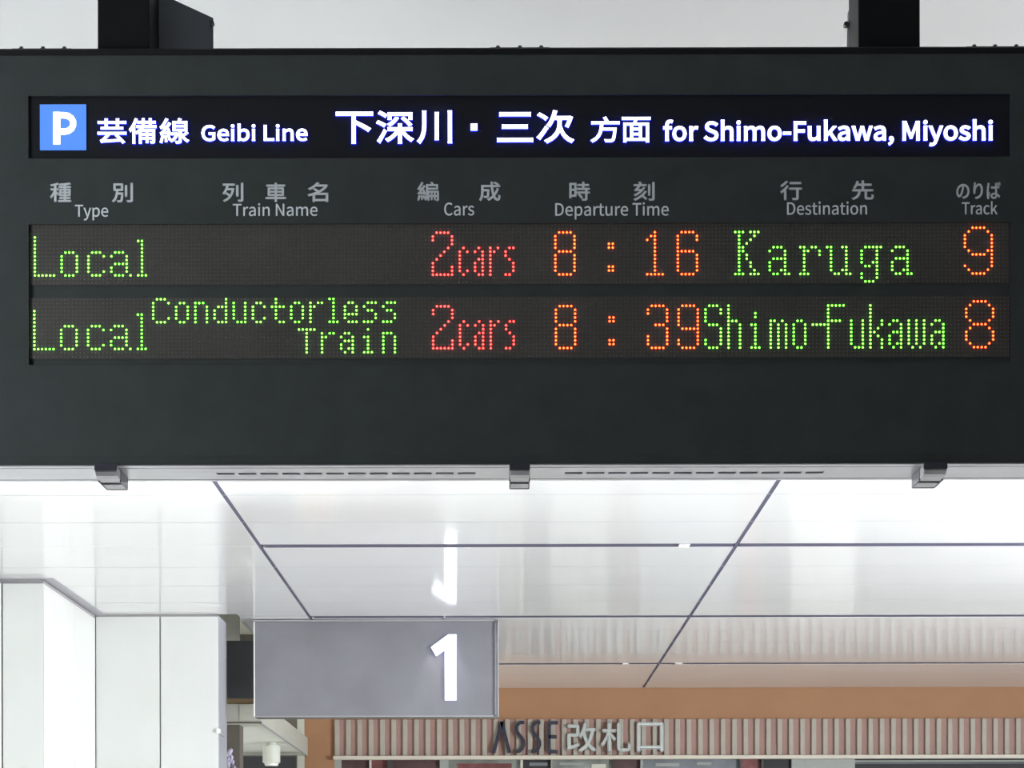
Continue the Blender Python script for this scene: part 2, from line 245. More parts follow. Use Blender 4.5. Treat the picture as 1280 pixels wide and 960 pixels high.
[629,835,608,830,624,800,641,764,651,733,571,733,492,733,413,733,413,641,413,548,413,456,413,315,407,119,342,-21,358,-27,388,-47,400,-58,445,41,465,173,473,294,473,173,473,52,473,-69,492,-69,511,-69,530,-69,530,-2,530,65,530,132,560,132,590,132,620,132,620,76,620,19,620,-37,637,-37,653,-37,670,-37,670,19,670,76,670,132,699,132,727,132,756,132,756,76,756,21,756,-35,773,-35,789,-35,806,-35,806,21,806,76,806,132,833,132,861,132,888,132,888,85,888,37,888,-10,888,-18,886,-21,878,-21,871,-21,852,-21,828,-20,836,-35,842,-57,844,-72,881,-72,905,-71,922,-62,940,-53,944,-37,944,-10,944,127,944,264,944,401,788,401,633,401,477,401,477,419,477,437,478,456,478,468,478,481,478,494,622,494,767,494,911,494,911,573,911,653,911,733,848,733,785,733,722,733,711,766,692,811,671,845,650,840],
[806,294,806,344,833,344,861,344,888,344,888,294,888,244,888,193,861,193,833,193,806,193,806,244],
[478,633,478,672,601,672,724,672,847,672,847,633,847,593,847,554,724,554,601,554,478,554,478,593],
[62,255,66,240,84,250,113,256,309,286,313,264,317,244,319,228,339,234,360,240,380,246,372,299,346,390,321,459,303,454,285,449,266,445,276,415,286,380,295,344,248,338,201,332,153,326,230,421,306,539,367,655,346,667,325,679,304,691,283,645,258,598,233,555,200,552,167,549,133,546,184,623,235,720,275,814,253,823,230,833,207,842,172,733,106,619,88,589,69,557,53,537,36,533,44,515,55,481,59,467,73,473,95,478,194,490,159,436,128,394,114,376,85,337,64,312,43,307,51,288]]],
"成":[1001,[[571,840,545,840,545,783,547,726,550,671,409,671,269,671,128,671,128,577,128,483,128,390,128,259,119,86,36,-37,54,-46,86,-72,99,-87,191,45,206,247,206,389,206,391,206,393,206,396,267,396,328,396,390,396,386,223,381,159,368,144,360,135,350,133,335,133,318,133,275,133,229,138,241,119,249,89,250,68,299,65,346,64,372,67,399,70,416,76,432,96,453,123,458,208,463,434,463,444,464,466,464,466,378,466,292,466,206,466,206,510,206,554,206,598,322,598,439,598,555,598,567,436,591,287,629,172,563,96,486,34,397,-13,413,-28,440,-59,452,-75,529,-29,598,26,659,92,705,-11,765,-73,842,-73,919,-73,947,-23,960,148,940,155,912,172,895,189,889,56,877,4,848,4,797,4,752,61,715,159,789,255,848,370,891,501,866,507,841,513,816,520,784,419,741,327,687,247,661,344,642,464,631,598,738,598,845,598,952,598,952,622,952,647,952,671,844,671,735,671,627,671,624,726,623,782,623,840,597,840],
[687,806,672,791,736,758,813,707,851,671,867,688,883,706,898,723,859,757,780,806,717,837,702,822]]],
"時":[1001,[[466,221,446,209,497,156,551,82,573,33,594,46,616,59,637,72,614,122,557,193,506,244,486,233],
[657,842,632,842,632,802,632,762,632,722,562,722,492,722,422,722,422,700,422,677,422,655,492,655,562,655,632,655,632,613,632,570,632,528,548,528,464,528,380,528,380,505,380,482,380,460,508,460,636,460,764,460,764,422,764,384,764,346,638,346,511,346,385,346,385,324,385,302,385,279,511,279,638,279,764,279,764,190,764,100,764,10,764,-5,759,-8,743,-9,727,-10,670,-10,609,-8,620,-29,631,-59,634,-79,715,-79,765,-78,797,-66,828,-55,838,-34,838,9,838,99,838,189,838,279,877,279,916,279,955,279,955,302,955,324,955,346,916,346,877,346,838,346,838,384,838,422,838,460,881,460,923,460,965,460,965,482,965,505,965,528,879,528,792,528,706,528,706,570,706,613,706,655,778,655,851,655,923,655,923,677,923,700,923,722,851,722,778,722,706,722,706,762,706,802,706,842,681,842],
[243,417,291,417,291,339,291,262,291,185,243,185,195,185,146,185,146,262,146,339,146,417,195,417],
[291,559,291,485,243,485,195,485,146,485,146,559,146,633,146,707,195,707,243,707,291,707,291,633],
[172,776,76,776,76,529,76,282,76,35,99,35,123,35,146,35,146,62,146,90,146,117,218,117,290,117,363,117,363,337,363,556,363,776,267,776]]],
"刻":[1001,[[877,829,852,829,852,558,852,288,852,17,852,0,845,-5,828,-6,811,-7,754,-8,692,-5,703,-26,714,-57,717,-77,803,-77,853,-76,883,-64,914,-52,926,-31,926,17,926,288,926,558,926,829,902,829],
[697,726,673,726,673,540,673,353,673,167,697,167,720,167,744,167,744,353,744,540,744,726,720,726],
[483,571,461,579,444,545,424,513,401,481,332,478,264,475,196,473,246,524,295,586,338,648,426,648,513,648,601,648,601,671,601,694,601,717,532,717,463,717,394,717,384,753,355,807,327,846,304,840,281,833,258,827,280,794,301,751,312,717,226,717,140,717,54,717,54,694,54,671,54,648,120,648,186,648,251,648,208,582,158,522,140,505,118,483,100,467,82,464,91,444,102,409,106,394,124,402,155,406,347,417,269,328,171,256,66,206,80,192,103,161,113,146,281,236,437,379,529,557,506,564],
[549,380,527,389,428,211,252,68,59,-15,73,-30,97,-63,107,-78,211,-27,312,41,402,122,459,70,524,6,557,-35,575,-18,593,-2,612,15,577,56,507,119,450,169,506,227,555,291,595,362,572,371]]],
"行":[1001,[[600,781,436,781,436,757,436,733,436,709,600,709,764,709,928,709,928,733,928,757,928,781,764,781],
[291,832,267,842,216,769,119,680,35,623,48,609,69,580,79,563,169,627,272,725,339,812,315,822],
[580,505,392,505,392,481,392,457,392,433,504,433,617,433,729,433,729,294,729,156,729,17,729,1,722,-4,703,-5,685,-6,617,-6,546,-3,557,-25,568,-56,571,-77,669,-77,727,-79,760,-66,793,-53,805,-30,805,16,805,155,805,294,805,433,856,433,906,433,956,433,956,457,956,481,956,505,768,505],
[331,618,307,627,238,513,128,397,25,322,40,307,67,274,78,259,115,289,154,325,192,365,192,215,192,66,192,-83,217,-83,242,-83,266,-83,266,93,266,270,266,447,308,497,346,549,379,601,355,610]]],
"先":[1001,[[488,841,463,841,463,789,463,737,463,685,404,685,344,685,285,685,299,725,312,765,322,802,297,807,272,813,246,818,221,713,171,580,102,495,121,488,150,471,167,460,201,502,231,556,256,613,325,613,394,613,463,613,463,545,463,478,463,411,329,411,195,411,61,411,61,386,61,362,61,337,148,337,235,337,322,337,305,172,260,44,47,-22,65,-37,86,-66,95,-85,323,-6,380,141,401,337,464,337,528,337,592,337,592,239,592,141,592,43,592,-40,614,-64,704,-64,722,-64,826,-64,845,-64,926,-64,947,-25,955,127,934,133,902,145,886,158,882,28,876,8,839,8,816,8,730,8,712,8,674,8,667,13,667,43,667,141,667,239,667,337,758,337,850,337,941,337,941,362,941,386,941,411,807,411,673,411,539,411,539,478,539,545,539,613,649,613,759,613,869,613,869,637,869,661,869,685,759,685,649,685,539,685,539,737,539,789,539,841,513,841]]],
"の":[1001,[[284,619,477,643,466,551,446,456,421,373,370,203,316,136,269,136,224,136,166,192,166,318,166,455],
[547,551,560,645,730,630,827,505,827,353,827,180,701,84,573,56,550,51,519,46,487,43,502,18,518,-6,534,-31,771,0,909,140,909,350,909,554,760,719,526,719,281,719,88,529,88,311,88,146,177,44,266,44,360,44,438,149,500,355,528,449]]],
"り":[1001,[[318,717,339,790,310,791,281,792,251,793,249,766,248,737,243,707,231,626,212,479,212,384,212,318,218,262,223,224,249,226,275,228,300,230,294,280,295,314,298,353,310,485,427,667,552,667,657,667,711,553,711,395,711,143,541,54,323,22,339,-2,355,-26,371,-50,619,-5,793,117,793,396,793,606,698,739,565,739,438,739,333,614,292,512,298,582]]],
"ば":[1001,[[225,737,231,754,202,757,173,759,143,762,143,740,141,713,137,690,125,608,91,417,91,269,91,133,109,24,129,-48,153,-46,176,-45,199,-43,198,-32,196,-17,196,-8,196,4,197,23,200,37,211,86,248,189,272,258,259,269,245,280,231,290,214,250,190,189,174,143,167,192,164,234,164,283,164,395,194,594,214,687,217,705],
[830,757,812,793,796,788,779,783,763,778,782,739,805,679,820,636,837,642,854,648,871,654,857,694],
[931,787,912,824,896,819,880,813,863,808,884,770,906,712,922,668,939,674,956,680,973,686,958,726],
[621,185,653,174,653,163,654,152,654,140,654,73,629,31,545,31,473,31,423,58,423,109,423,158,476,190,550,190,586,190],
[722,740,726,761,696,761,666,761,636,761,638,743,640,716,640,699,640,658,640,616,640,575,608,574,576,573,545,573,487,573,433,576,376,581,376,556,376,531,376,506,435,502,487,500,544,500,576,500,608,501,640,502,641,419,647,320,650,243,621,249,590,252,557,252,426,252,351,185,351,102,351,12,425,-43,559,-43,694,-43,732,38,732,120,732,127,732,134,732,140,783,111,833,71,883,24,898,46,912,69,926,91,874,138,810,188,729,220,725,304,718,405,717,506,777,510,835,516,890,525,890,550,890,576,890,602,837,592,778,584,717,579,717,626,718,673,719,700,720,720]]],
"改":[1001,[[602,582,603,586,672,586,740,586,809,586,788,455,756,343,707,251,658,345,623,456,599,575,600,578],
[195,771,76,771,76,746,76,722,76,697,170,697,264,697,358,697,358,626,358,555,358,485,268,485,179,485,89,485,89,358,89,230,89,103,89,66,73,53,58,46,71,27,83,-10,88,-32,111,-13,148,6,440,117,437,134,432,166,431,188,342,157,254,125,165,93,165,199,165,305,165,411,253,411,341,411,430,411,428,409,426,407,425,405,441,393,471,364,483,350,509,386,533,426,554,470,582,363,617,264,663,181,603,97,523,32,417,-16,432,-32,454,-66,462,-84,564,-33,644,31,707,111,762,32,831,-32,916,-75,928,-55,951,-27,969,-12,880,29,809,94,752,177,818,286,860,421,887,586,909,586,931,586,953,586,953,609,953,633,953,656,845,656,736,656,627,656,644,711,659,769,671,828,646,832,622,837,597,841,566,677,511,518,432,414,432,533,432,652,432,771,313,771]]],
"札":[1001,[[563,832,538,832,538,581,538,331,538,80,538,-25,565,-53,662,-53,683,-53,812,-53,834,-53,929,-53,949,3,958,167,938,172,908,186,891,201,884,52,877,14,830,14,802,14,692,14,669,14,622,14,613,25,613,79,613,330,613,581,613,832,588,832],
[263,840,238,840,238,768,238,695,238,623,176,623,114,623,52,623,52,599,52,575,52,551,110,551,168,551,226,551,183,412,102,254,23,169,36,151,56,120,65,98,128,171,191,291,238,414,238,249,238,84,238,-80,263,-80,288,-80,312,-80,312,89,312,258,312,427,355,374,408,304,430,267,446,289,462,310,479,331,455,362,349,480,312,516,312,527,312,539,312,551,372,551,431,551,490,551,490,575,490,599,490,623,431,623,372,623,312,623,312,695,312,768,312,840,288,840]]],
"口":[1001,[[377,736,127,736,127,472,127,209,127,-55,153,-55,179,-55,205,-55,205,-27,205,2,205,30,403,30,600,30,797,30,797,3,797,-24,797,-51,824,-51,851,-51,877,-51,877,211,877,474,877,736,627,736],
[403,107,205,107,205,292,205,476,205,661,403,661,600,661,797,661,797,476,797,292,797,107,600,107]]],
",":[278,[[68,-172,75,-190,165,-152,221,-77,221,19,221,86,192,126,144,126,107,126,75,102,75,62,75,22,106,-2,142,-2,146,-2,150,-1,153,-1,152,-61,115,-109,53,-136,60,-154]]],
"-":[347,[[46,269,46,245,132,245,217,245,302,245,302,269,302,292,302,315,217,315,132,315,46,315,46,292]]],
"C":[639,[[194,-13,378,-13,473,-13,545,25,603,92,586,112,569,132,552,151,505,99,452,68,382,68,241,68,153,184,153,370,153,553,246,666,385,666,448,666,496,638,535,597,551,617,568,637,585,657,543,704,473,747,384,747,197,747,58,604,58,367,58,128]]],
"D":[689,[[101,245,101,0,164,0,226,0,288,0,510,0,630,137,630,370,630,604,510,734,284,734,223,734,162,734,101,734,101,489],
[221,76,193,76,193,270,193,465,193,659,221,659,249,659,276,659,450,659,535,556,535,370,535,184,450,76,276,76,249,76]]],
"F":[553,[[101,245,101,0,132,0,163,0,193,0,193,110,193,220,193,329,287,329,380,329,474,329,474,355,474,382,474,408,380,408,287,408,193,408,193,490,193,573,193,656,303,656,414,656,524,656,524,682,524,708,524,734,383,734,242,734,101,734,101,489]]],
"G":[690,[[196,-13,390,-13,488,-13,569,23,616,72,616,175,616,278,616,381,535,381,455,381,375,381,375,355,375,329,375,303,427,303,479,303,531,303,531,239,531,175,531,111,502,84,451,68,399,68,241,68,153,184,153,370,153,553,249,666,398,666,471,666,519,635,556,597,572,617,589,637,606,657,564,701,497,747,395,747,200,747,58,604,58,367,58,128]]],
"L":[544,[[101,245,101,0,239,0,377,0,515,0,515,26,515,53,515,79,408,79,300,79,193,79,193,297,193,516,193,734,163,734,132,734,101,734,101,489]]],
"M":[813,[[101,245,101,0,129,0,157,0,184,0,184,136,184,271,184,407,184,470,178,559,172,623,174,623,175,623,176,623,196,567,216,511,235,456,282,328,328,201,375,74,395,74,416,74,437,74,483,201,529,328,575,456,594,511,614,567,634,623,635,623,637,623,638,623,633,559,626,470,626,407,626,271,626,136,626,0,655,0,683,0,712,0,712,245,712,489,712,734,675,734,638,734,601,734,554,603,507,472,461,341,444,291,429,239,410,188,408,188,407,188,406,188,388,239,372,291,352,341,306,472,259,603,212,734,175,734,138,734,101,734,101,489]]],
"N":[724,[[101,245,101,0,130,0,159,0,188,0,188,129,188,257,188,386,188,463,181,541,177,615,179,615,180,615,181,615,208,564,234,514,260,464,349,309,439,155,528,0,559,0,591,0,623,0,623,245,623,489,623,734,593,734,564,734,535,734,535,607,535,480,535,352,535,276,542,193,548,120,546,120,544,120,543,120,516,171,490,221,464,271,374,426,285,580,195,734,164,734,133,734,101,734,101,489]]],
"P":[634,[[101,245,101,0,132,0,163,0,193,0,193,97,193,195,193,292,234,292,274,292,314,292,476,292,585,364,585,519,585,679,475,734,310,734,241,734,171,734,101,734,101,489],
[230,368,193,368,193,465,193,562,193,659,228,659,263,659,298,659,428,659,493,626,493,519,493,414,432,368,302,368,266,368]]],
"S":[597,[[200,-13,304,-13,458,-13,554,79,554,195,554,304,488,354,403,392,368,407,333,422,298,437,241,461,176,488,176,560,176,625,230,666,313,666,382,666,436,640,481,598,497,618,513,637,529,657,478,710,401,747,313,747,180,747,82,666,82,553,82,446,163,394,231,365,266,349,301,334,336,318,407,287,460,263,460,187,460,116,403,68,305,68,229,68,155,104,103,159,85,138,66,116,48,95,111,29]]],
"T":[600,[[253,219,253,0,284,0,315,0,346,0,346,219,346,437,346,656,421,656,495,656,569,656,569,682,569,708,569,734,390,734,210,734,31,734,31,708,31,682,31,656,105,656,179,656,253,656,253,437]]],
"a":[564,[[126,-13,217,-13,284,-13,345,22,398,65,399,65,400,65,401,65,403,43,406,22,409,0,434,0,459,0,484,0,484,111,484,223,484,334,484,470,429,558,295,558,207,558,131,519,82,487,94,466,105,445,117,424,160,453,217,482,280,482,370,482,393,415,393,344,161,318,59,259,59,141,59,43],
[295,61,243,61,189,61,147,85,147,147,147,217,209,262,393,283,393,233,393,183,393,132,339,85]]],
"b":[619,[[281,-13,331,-13,456,-13,568,94,568,280,568,449,492,558,351,558,290,558,230,524,180,482,182,514,183,546,184,579,184,652,184,724,184,797,154,797,123,797,92,797,92,531,92,266,92,0,116,0,141,0,165,0,168,19,171,37,173,56,175,56,176,56,177,56,224,13],
[407,64,316,64,280,64,231,78,184,120,184,216,184,311,184,407,235,455,283,481,328,481,433,481,473,401,473,279,473,145]]],
"c":[511,[[162,-13,306,-13,372,-13,434,13,483,55,469,76,456,96,443,117,409,87,365,63,314,63,214,63,146,146,146,271,146,397,218,481,317,481,360,481,395,462,426,434,441,454,456,474,472,494,434,528,385,558,313,558,173,558,52,453,52,271,52,91]]],
"e":[555,[[167,-13,312,-13,386,-13,444,11,491,42,480,62,469,83,459,103,418,76,376,60,322,60,219,60,148,134,142,250,264,250,387,250,509,250,511,264,513,282,513,302,513,458,435,558,295,558,171,558,52,449,52,271,52,92],
[238,315,141,315,152,424,220,485,297,485,383,485,433,426,433,315,335,315]]],
"f":[325,[[33,493,33,470,58,470,82,470,107,470,107,313,107,157,107,0,138,0,168,0,198,0,198,157,198,313,198,470,237,470,275,470,313,470,313,494,313,519,313,544,275,544,237,544,198,544,198,572,198,601,198,630,198,700,223,737,275,737,294,737,316,732,336,722,343,746,350,769,356,793,331,803,299,810,265,810,157,810,107,741,107,631,107,602,107,573,107,544,82,542,58,540,33,539,33,516]]],
"h":[608,[[92,266,92,0,123,0,154,0,184,0,184,132,184,263,184,395,238,450,276,478,332,478,405,478,436,435,436,332,436,222,436,111,436,0,466,0,496,0,527,0,527,115,527,230,527,344,527,483,475,558,361,558,286,558,230,517,180,467,182,504,183,541,184,579,184,652,184,724,184,797,154,797,123,797,92,797,92,531]]],
"i":[275,[[92,181,92,0,123,0,154,0,184,0,184,181,184,363,184,544,154,544,123,544,92,544,92,363],
[102,656,138,656,174,656,199,680,199,717,199,752,174,776,138,776,102,776,78,752,78,717,78,680]]],
"k":[553,[[92,266,92,0,122,0,152,0,182,0,182,48,182,95,182,143,216,183,250,223,284,262,337,175,391,87,444,0,477,0,510,0,543,0,474,108,406,216,337,324,398,398,458,471,519,544,485,544,451,544,417,544,340,448,263,353,186,257,185,257,184,257,182,257,182,437,182,617,182,797,152,797,122,797,92,797,92,531]]],
"m":[927,[[92,181,92,0,123,0,154,0,184,0,184,132,184,263,184,395,233,451,279,478,320,478,390,478,422,435,422,332,422,222,422,111,422,0,452,0,482,0,513,0,513,132,513,263,513,395,564,451,608,478,650,478,719,478,751,435,751,332,751,222,751,111,751,0,781,0,812,0,842,0,842,115,842,230,842,344,842,483,789,558,678,558,611,558,555,515,498,454,476,518,432,558,347,558,282,558,226,517,178,465,178,465,177,465,176,465,173,491,170,517,167,544,142,544,117,544,92,544,92,363]]],
"n":[611,[[92,181,92,0,123,0,154,0,184,0,184,132,184,263,184,395,238,450,276,478,332,478,405,478,436,435,436,332,436,222,436,111,436,0,466,0,496,0,527,0,527,115,527,230,527,344,527,483,475,558,361,558,286,558,229,517,178,465,178,465,177,465,176,465,173,491,170,517,167,544,142,544,117,544,92,544,92,363]]],
"o":[607,[[170,-13,303,-13,437,-13,555,91,555,271,555,453,437,558,303,558,170,558,52,453,52,271,52,91],
[398,63,303,63,209,63,146,146,146,271,146,397,209,481,303,481,398,481,462,397,462,271,462,146]]],
"p":[621,[[92,28,92,-229,123,-229,154,-229,184,-229,184,-168,184,-106,184,-45,183,-13,182,18,181,50,230,9,282,-13,331,-13,456,-13,568,94,568,280,568,449,492,558,351,558,288,558,227,522,178,481,178,481,177,481,176,481,173,502,170,523,167,544,142,544,117,544,92,544,92,286],
[407,64,316,64,280,64,232,78,184,120,184,216,184,311,184,407,236,455,283,481,328,481,433,481,473,401,473,279,473,145]]],
"r":[388,[[92,181,92,0,123,0,154,0,184,0,184,116,184,233,184,349,220,442,275,476,320,476,343,476,355,473,374,467,379,493,385,519,391,546,374,555,356,558,332,558,272,558,216,514,178,445,178,445,177,445,176,445,173,478,170,511,167,544,142,544,117,544,92,544,92,363]]],
"s":[469,[[157,-13,234,-13,363,-13,432,60,432,148,432,251,346,284,266,313,205,336,149,356,149,408,149,451,181,487,250,487,298,487,336,466,374,439,388,458,403,477,418,496,377,530,316,558,249,558,130,558,62,490,62,404,62,310,144,274,220,246,280,224,344,198,344,143,344,96,309,58,237,58,172,58,124,84,76,123,61,103,47,82,32,62,83,19]]],
"t":[377,[[147,-13,262,-13,296,-13,332,-3,364,7,358,30,351,53,345,76,327,68,303,61,283,61,220,61,199,99,199,165,199,267,199,368,199,470,249,470,298,470,347,470,347,494,347,519,347,544,298,544,249,544,199,544,199,595,199,646,199,697,174,697,149,697,123,697,120,646,116,595,113,544,84,542,56,540,27,539,27,516,27,493,27,470,54,470,81,470,108,470,108,369,108,269,108,168,108,59]]],
"u":[608,[[136,-13,251,-13,325,-13,380,26,431,85,432,85,433,85,434,85,436,57,438,28,441,0,466,0,491,0,517,0,517,181,517,363,517,544,486,544,456,544,426,544,426,415,426,287,426,158,374,94,334,66,278,66,206,66,176,109,176,210,176,321,176,433,176,544,146,544,115,544,84,544,84,429,84,314,84,199,84,60]]],
"w":[803,[[128,181,178,0,214,0,249,0,284,0,310,97,336,194,362,291,376,343,387,395,399,450,400,450,402,450,404,450,417,395,427,344,441,293,467,196,493,98,519,0,556,0,593,0,630,0,679,181,728,363,777,544,748,544,718,544,689,544,663,439,636,334,610,229,598,177,588,128,577,78,575,78,573,78,572,78,559,128,547,177,534,229,505,334,477,439,449,544,419,544,389,544,360,544,331,439,303,334,274,229,261,177,249,128,238,78,237,78,235,78,233,78,222,128,212,177,201,229,174,334,147,439,120,544,89,544,58,544,27,544,77,363]]],
"y":[522,[[76,-234,101,-234,209,-234,266,-152,304,-46,373,151,441,347,509,544,479,544,449,544,420,544,387,443,354,343,321,242,307,193,291,138,277,88,276,88,274,88,272,88,253,139,235,194,218,242,182,343,145,443,108,544,76,544,45,544,13,544,86,362,159,181,231,-1,227,-15,223,-28,219,-42,196,-109,158,-159,97,-159,82,-159,66,-154,55,-150,49,-175,43,-199,37,-223,54,-230]]]}""")
def add_prism(bm, pts, y0, y1):
    a = [bm.verts.new((x,y0,z)) for x,z in pts]; b = [bm.verts.new((x,y1,z)) for x,z in pts]
    bm.faces.new(a); bm.faces.new(b[::-1])
    n = len(pts)
    for i in range(n): bm.faces.new([a[i],a[(i+1)%n],b[(i+1)%n],b[i]])
def lettering(name, text, mats, parent, bb, D, weight=0.0, depth=0.004):
    """text fitted into the photograph box bb = (u0,u1,vtop,vbottom) on the plane y = D; weight in pixels"""
    k = D/F
    x = 0.0; loops = []
    for ch in text:
        if ch == ' ': x += 215; continue
        adv, sp = GLYPHS[ch]
        for a in sp: loops.append([(a[i]+x*(1-i%2), 0)[0] if False else (a[i]+x if i%2==0 else a[i]) for i in range(len(a))])
        x += adv
    xs = [l[i] for l in loops for i in range(2,len(l),6)]; ys = [l[i] for l in loops for i in range(3,len(l),6)]
    x0,x1,y0,y1 = min(xs),max(xs),min(ys),max(ys)
    um, vm = S((bb[0]+bb[1])/2,(bb[2]+bb[3])/2)
    cx, cz = P(um, vm, D)
    W, Hh = (bb[1]-bb[0]-weight)*1.0, (bb[3]-bb[2]-weight)*1.0   # built at one unit per pixel, scaled to size below
    sx, sy = W/(x1-x0), Hh/(y1-y0)
    cu = bpy.data.curves.new(name,'CURVE'); cu.dimensions='2D'; cu.fill_mode='BOTH'; cu.resolution_u=4
    for l in loops:
        s = cu.splines.new('BEZIER'); n = len(l)//6; s.bezier_points.add(n-1); s.use_cyclic_u=True
        for i in range(n):
            q = [((l[6*i+2*j]-(x0+x1)/2)*sx, (l[6*i+2*j+1]-(y0+y1)/2)*sy, 0) for j in range(3)]
            b = s.bezier_points[i]; b.handle_left_type=b.handle_right_type='FREE'
            b.handle_left, b.co, b.handle_right = q
    cu.offset = 0; cu.extrude = 0.5
    t = bpy.data.objects.new(name, cu)
    C.objects.link(t)
    dg = bpy.context.evaluated_depsgraph_get()
    me = bpy.data.meshes.new_from_object(t.evaluated_get(dg))
    bpy.data.objects.remove(t)
    bm = bmesh.new(); bm.from_mesh(me); bpy.data.meshes.remove(me)
    if weight > 0:      # embolden: a narrow raised band along every outline
        for sp_ in cu.splines:
            n = len(sp_.bezier_points); pl = []
            for i in range(n):
                p, q = sp_.bezier_points[i], sp_.bezier_points[(i+1)%n]
                straight = (p.handle_right-p.co).cross(q.co-p.co).length < 0.02*(q.co-p.co).length and (q.handle_left-q.co).cross(q.co-p.co).length < 0.02*(q.co-p.co).length
                for j in range(1 if straight else 4):
                    t_ = j/4; u_ = 1-t_
                    pl.append((u_**3*p.co+3*u_*u_*t_*p.handle_right+3*u_*t_*t_*q.handle_left+t_**3*q.co).to_2d())
            pl = [pl[i] for i in range(len(pl)) if (pl[i]-pl[i-1]).length > 0.02]
            n = len(pl); h = weight/2
            def turn(i):       # mitre length at a corner
                a_, b_ = pl[i]-pl[i-1], pl[(i+1)%n]-pl[i]
                return h*min(1.0, math.tan(min(abs(a_.angle(b_, 0)), 2.0)/2))
            for i in range(n):
                A, B = pl[i], pl[(i+1)%n]; d = (B-A).normalized(); nn = Vector((-d.y,d.x))*h
                A = A-d*turn(i); B = B+d*turn((i+1)%n)
                q = [A+nn, A-nn, B-nn, B+nn]
                f_ = [bm.verts.new((v_.x,v_.y,0.5)) for v_ in q]; g_ = [bm.verts.new((v_.x,v_.y,-0.5)) for v_ in q]
                bm.faces.new(f_)
                for j in range(4): bm.faces.new([f_[j],g_[j],g_[(j+1)%4],f_[(j+1)%4]])
    me = bpy.data.meshes.new(name); bm.to_mesh(me); bm.free(); bpy.data.curves.remove(cu)
    me.transform(Matrix.Translation((cx, D-depth/2, cz)) @ Matrix.Rotation(math.pi/2,4,'X') @ Matrix.Diagonal((k,k,depth,1)))
    me.name = name; me.materials.clear()
    for m in mats: me.materials.append(M[m])
    for p in me.polygons: p.material_index = 1 if (len(mats)>1 and abs(p.normal.y)<0.5) else 0
    o = bpy.data.objects.new(name, me); C.objects.link(o); o.parent = parent
    return o

# ================================================================== THE SETTING
FL = box('floor','floor',None,-14,12,-8,27,-0.1,0); tag(FL,kind='structure')
ZC = CZ+H
base, step = 0.0022789, 0.000579
HF = H*F
DW = HF/(1121-860.0)                    # far wall
rows = [HF*(base+step*k/4) for k in range(-14,12)]
DL1, DL2 = HF/399.0, HF/354.0           # left walls
XL, XM, XR, XE = -1.68, 1.577, 9.0, -2.278
ceil = box('ceiling','ceil_gap',None,XE,XR,-6.0,DW,ZC+0.03,ZC+0.12); tag(ceil,kind='structure')
bm = bmesh.new(); add_box(bm,-6.6,XE,-6.0,DL2,ZC+0.03,ZC+0.12); obj('ceiling_backing',bm,'ceil_gap',ceil)
def panel(x0,x1,y0,y1):
    bm = bmesh.new(); add_box(bm,x0,x1,y0,y1,ZC,ZC+0.035,0.0008); return obj('ceiling_panel',bm,'ceil',ceil)
g = 0.007
rows = [-6.0+1.4*j for j in range(7)] + rows      # panels over and behind the camera
for i in range(len(rows)-1):
    k = i-21
    edge0 = k>=-14 and k%4==0; edge1 = k+1>=-14 and (k+1)%4==0
    y0 = rows[i]+(0.08 if edge0 else g/2); y1 = rows[i+1]-(0.08 if edge1 else g/2)
    y1 = min(y1, DW-0.01)
    if y0 >= DW: break
    if not edge1: box('joint_strip','ceil_gap',ceil,-6.5 if y1<DL2 else XE,XR,y1-0.001,y1+g+0.001,ZC-0.0004,ZC+0.03)
    panel(XL+0.014, XM-0.014, y0, y1); panel(XM+0.014, XR, y0, y1)
    a0, a1 = rows[i]+g/2, min(rows[i+1]-g/2, DW-0.01)
    if a1 <= DL2: panel(-6.5, XL-0.014, a0, a1)
    elif a0 < DL2: panel(-6.5, XL-0.014, a0, DL2-0.002); panel(XE, XL-0.014, DL2+0.002, a1)
    else: panel(XE, XL-0.014, a0, a1)
for k in (-12,-8,-4,0,4,8):
    y = HF*(base+step*k/4)
    if y < DW:
        for a,b in ((XL+0.03,XM-0.02),(XM+0.02,XR)):
            box('slot_channel','ceil_slot',ceil,a,b,y-0.079,y+0.079,ZC+0.0015,ZC+0.03)
for x in (XL,XM): box('joint_channel','ceil_slot',ceil,x-0.0135,x+0.0135,-6.0,DW-0.01,ZC+0.002,ZC+0.029)
for u,v,wd in ((855,682.2,14),(848,830,9),(782,830,8)):
    D = HF/(1121-v); x,_ = P(S(u,v)[0],v,D)
    box('cover_plate','white_metal',ceil,x-wd*D/F/2,x+wd*D/F/2,D-0.06,D+0.06,ZC-0.006,ZC+0.0015,0.002)
# grey trim on the ceiling along the left wall
XW = -3.478
t1 = empty('trim_1',kind='structure')
box('trim_strip','trim_grey',t1,XW-0.01,XW+0.085,DL1-0.02,DL2-0.002,ZC-0.004,ZC-0.0005)
# ---- unseen walls added to block sun and sky light around the camera
for nm,b in (('light_block_left',(-6.8,-6.55,-6.0,12.0)),('light_block_right',(6.3,6.5,-6.0,12.0)),('light_block_rear',(-6.8,6.5,-6.2,-6.0))):
    tag(box(nm,'wall',None,b[0],b[1],b[2],b[3],0,ZC-0.001),kind='structure')
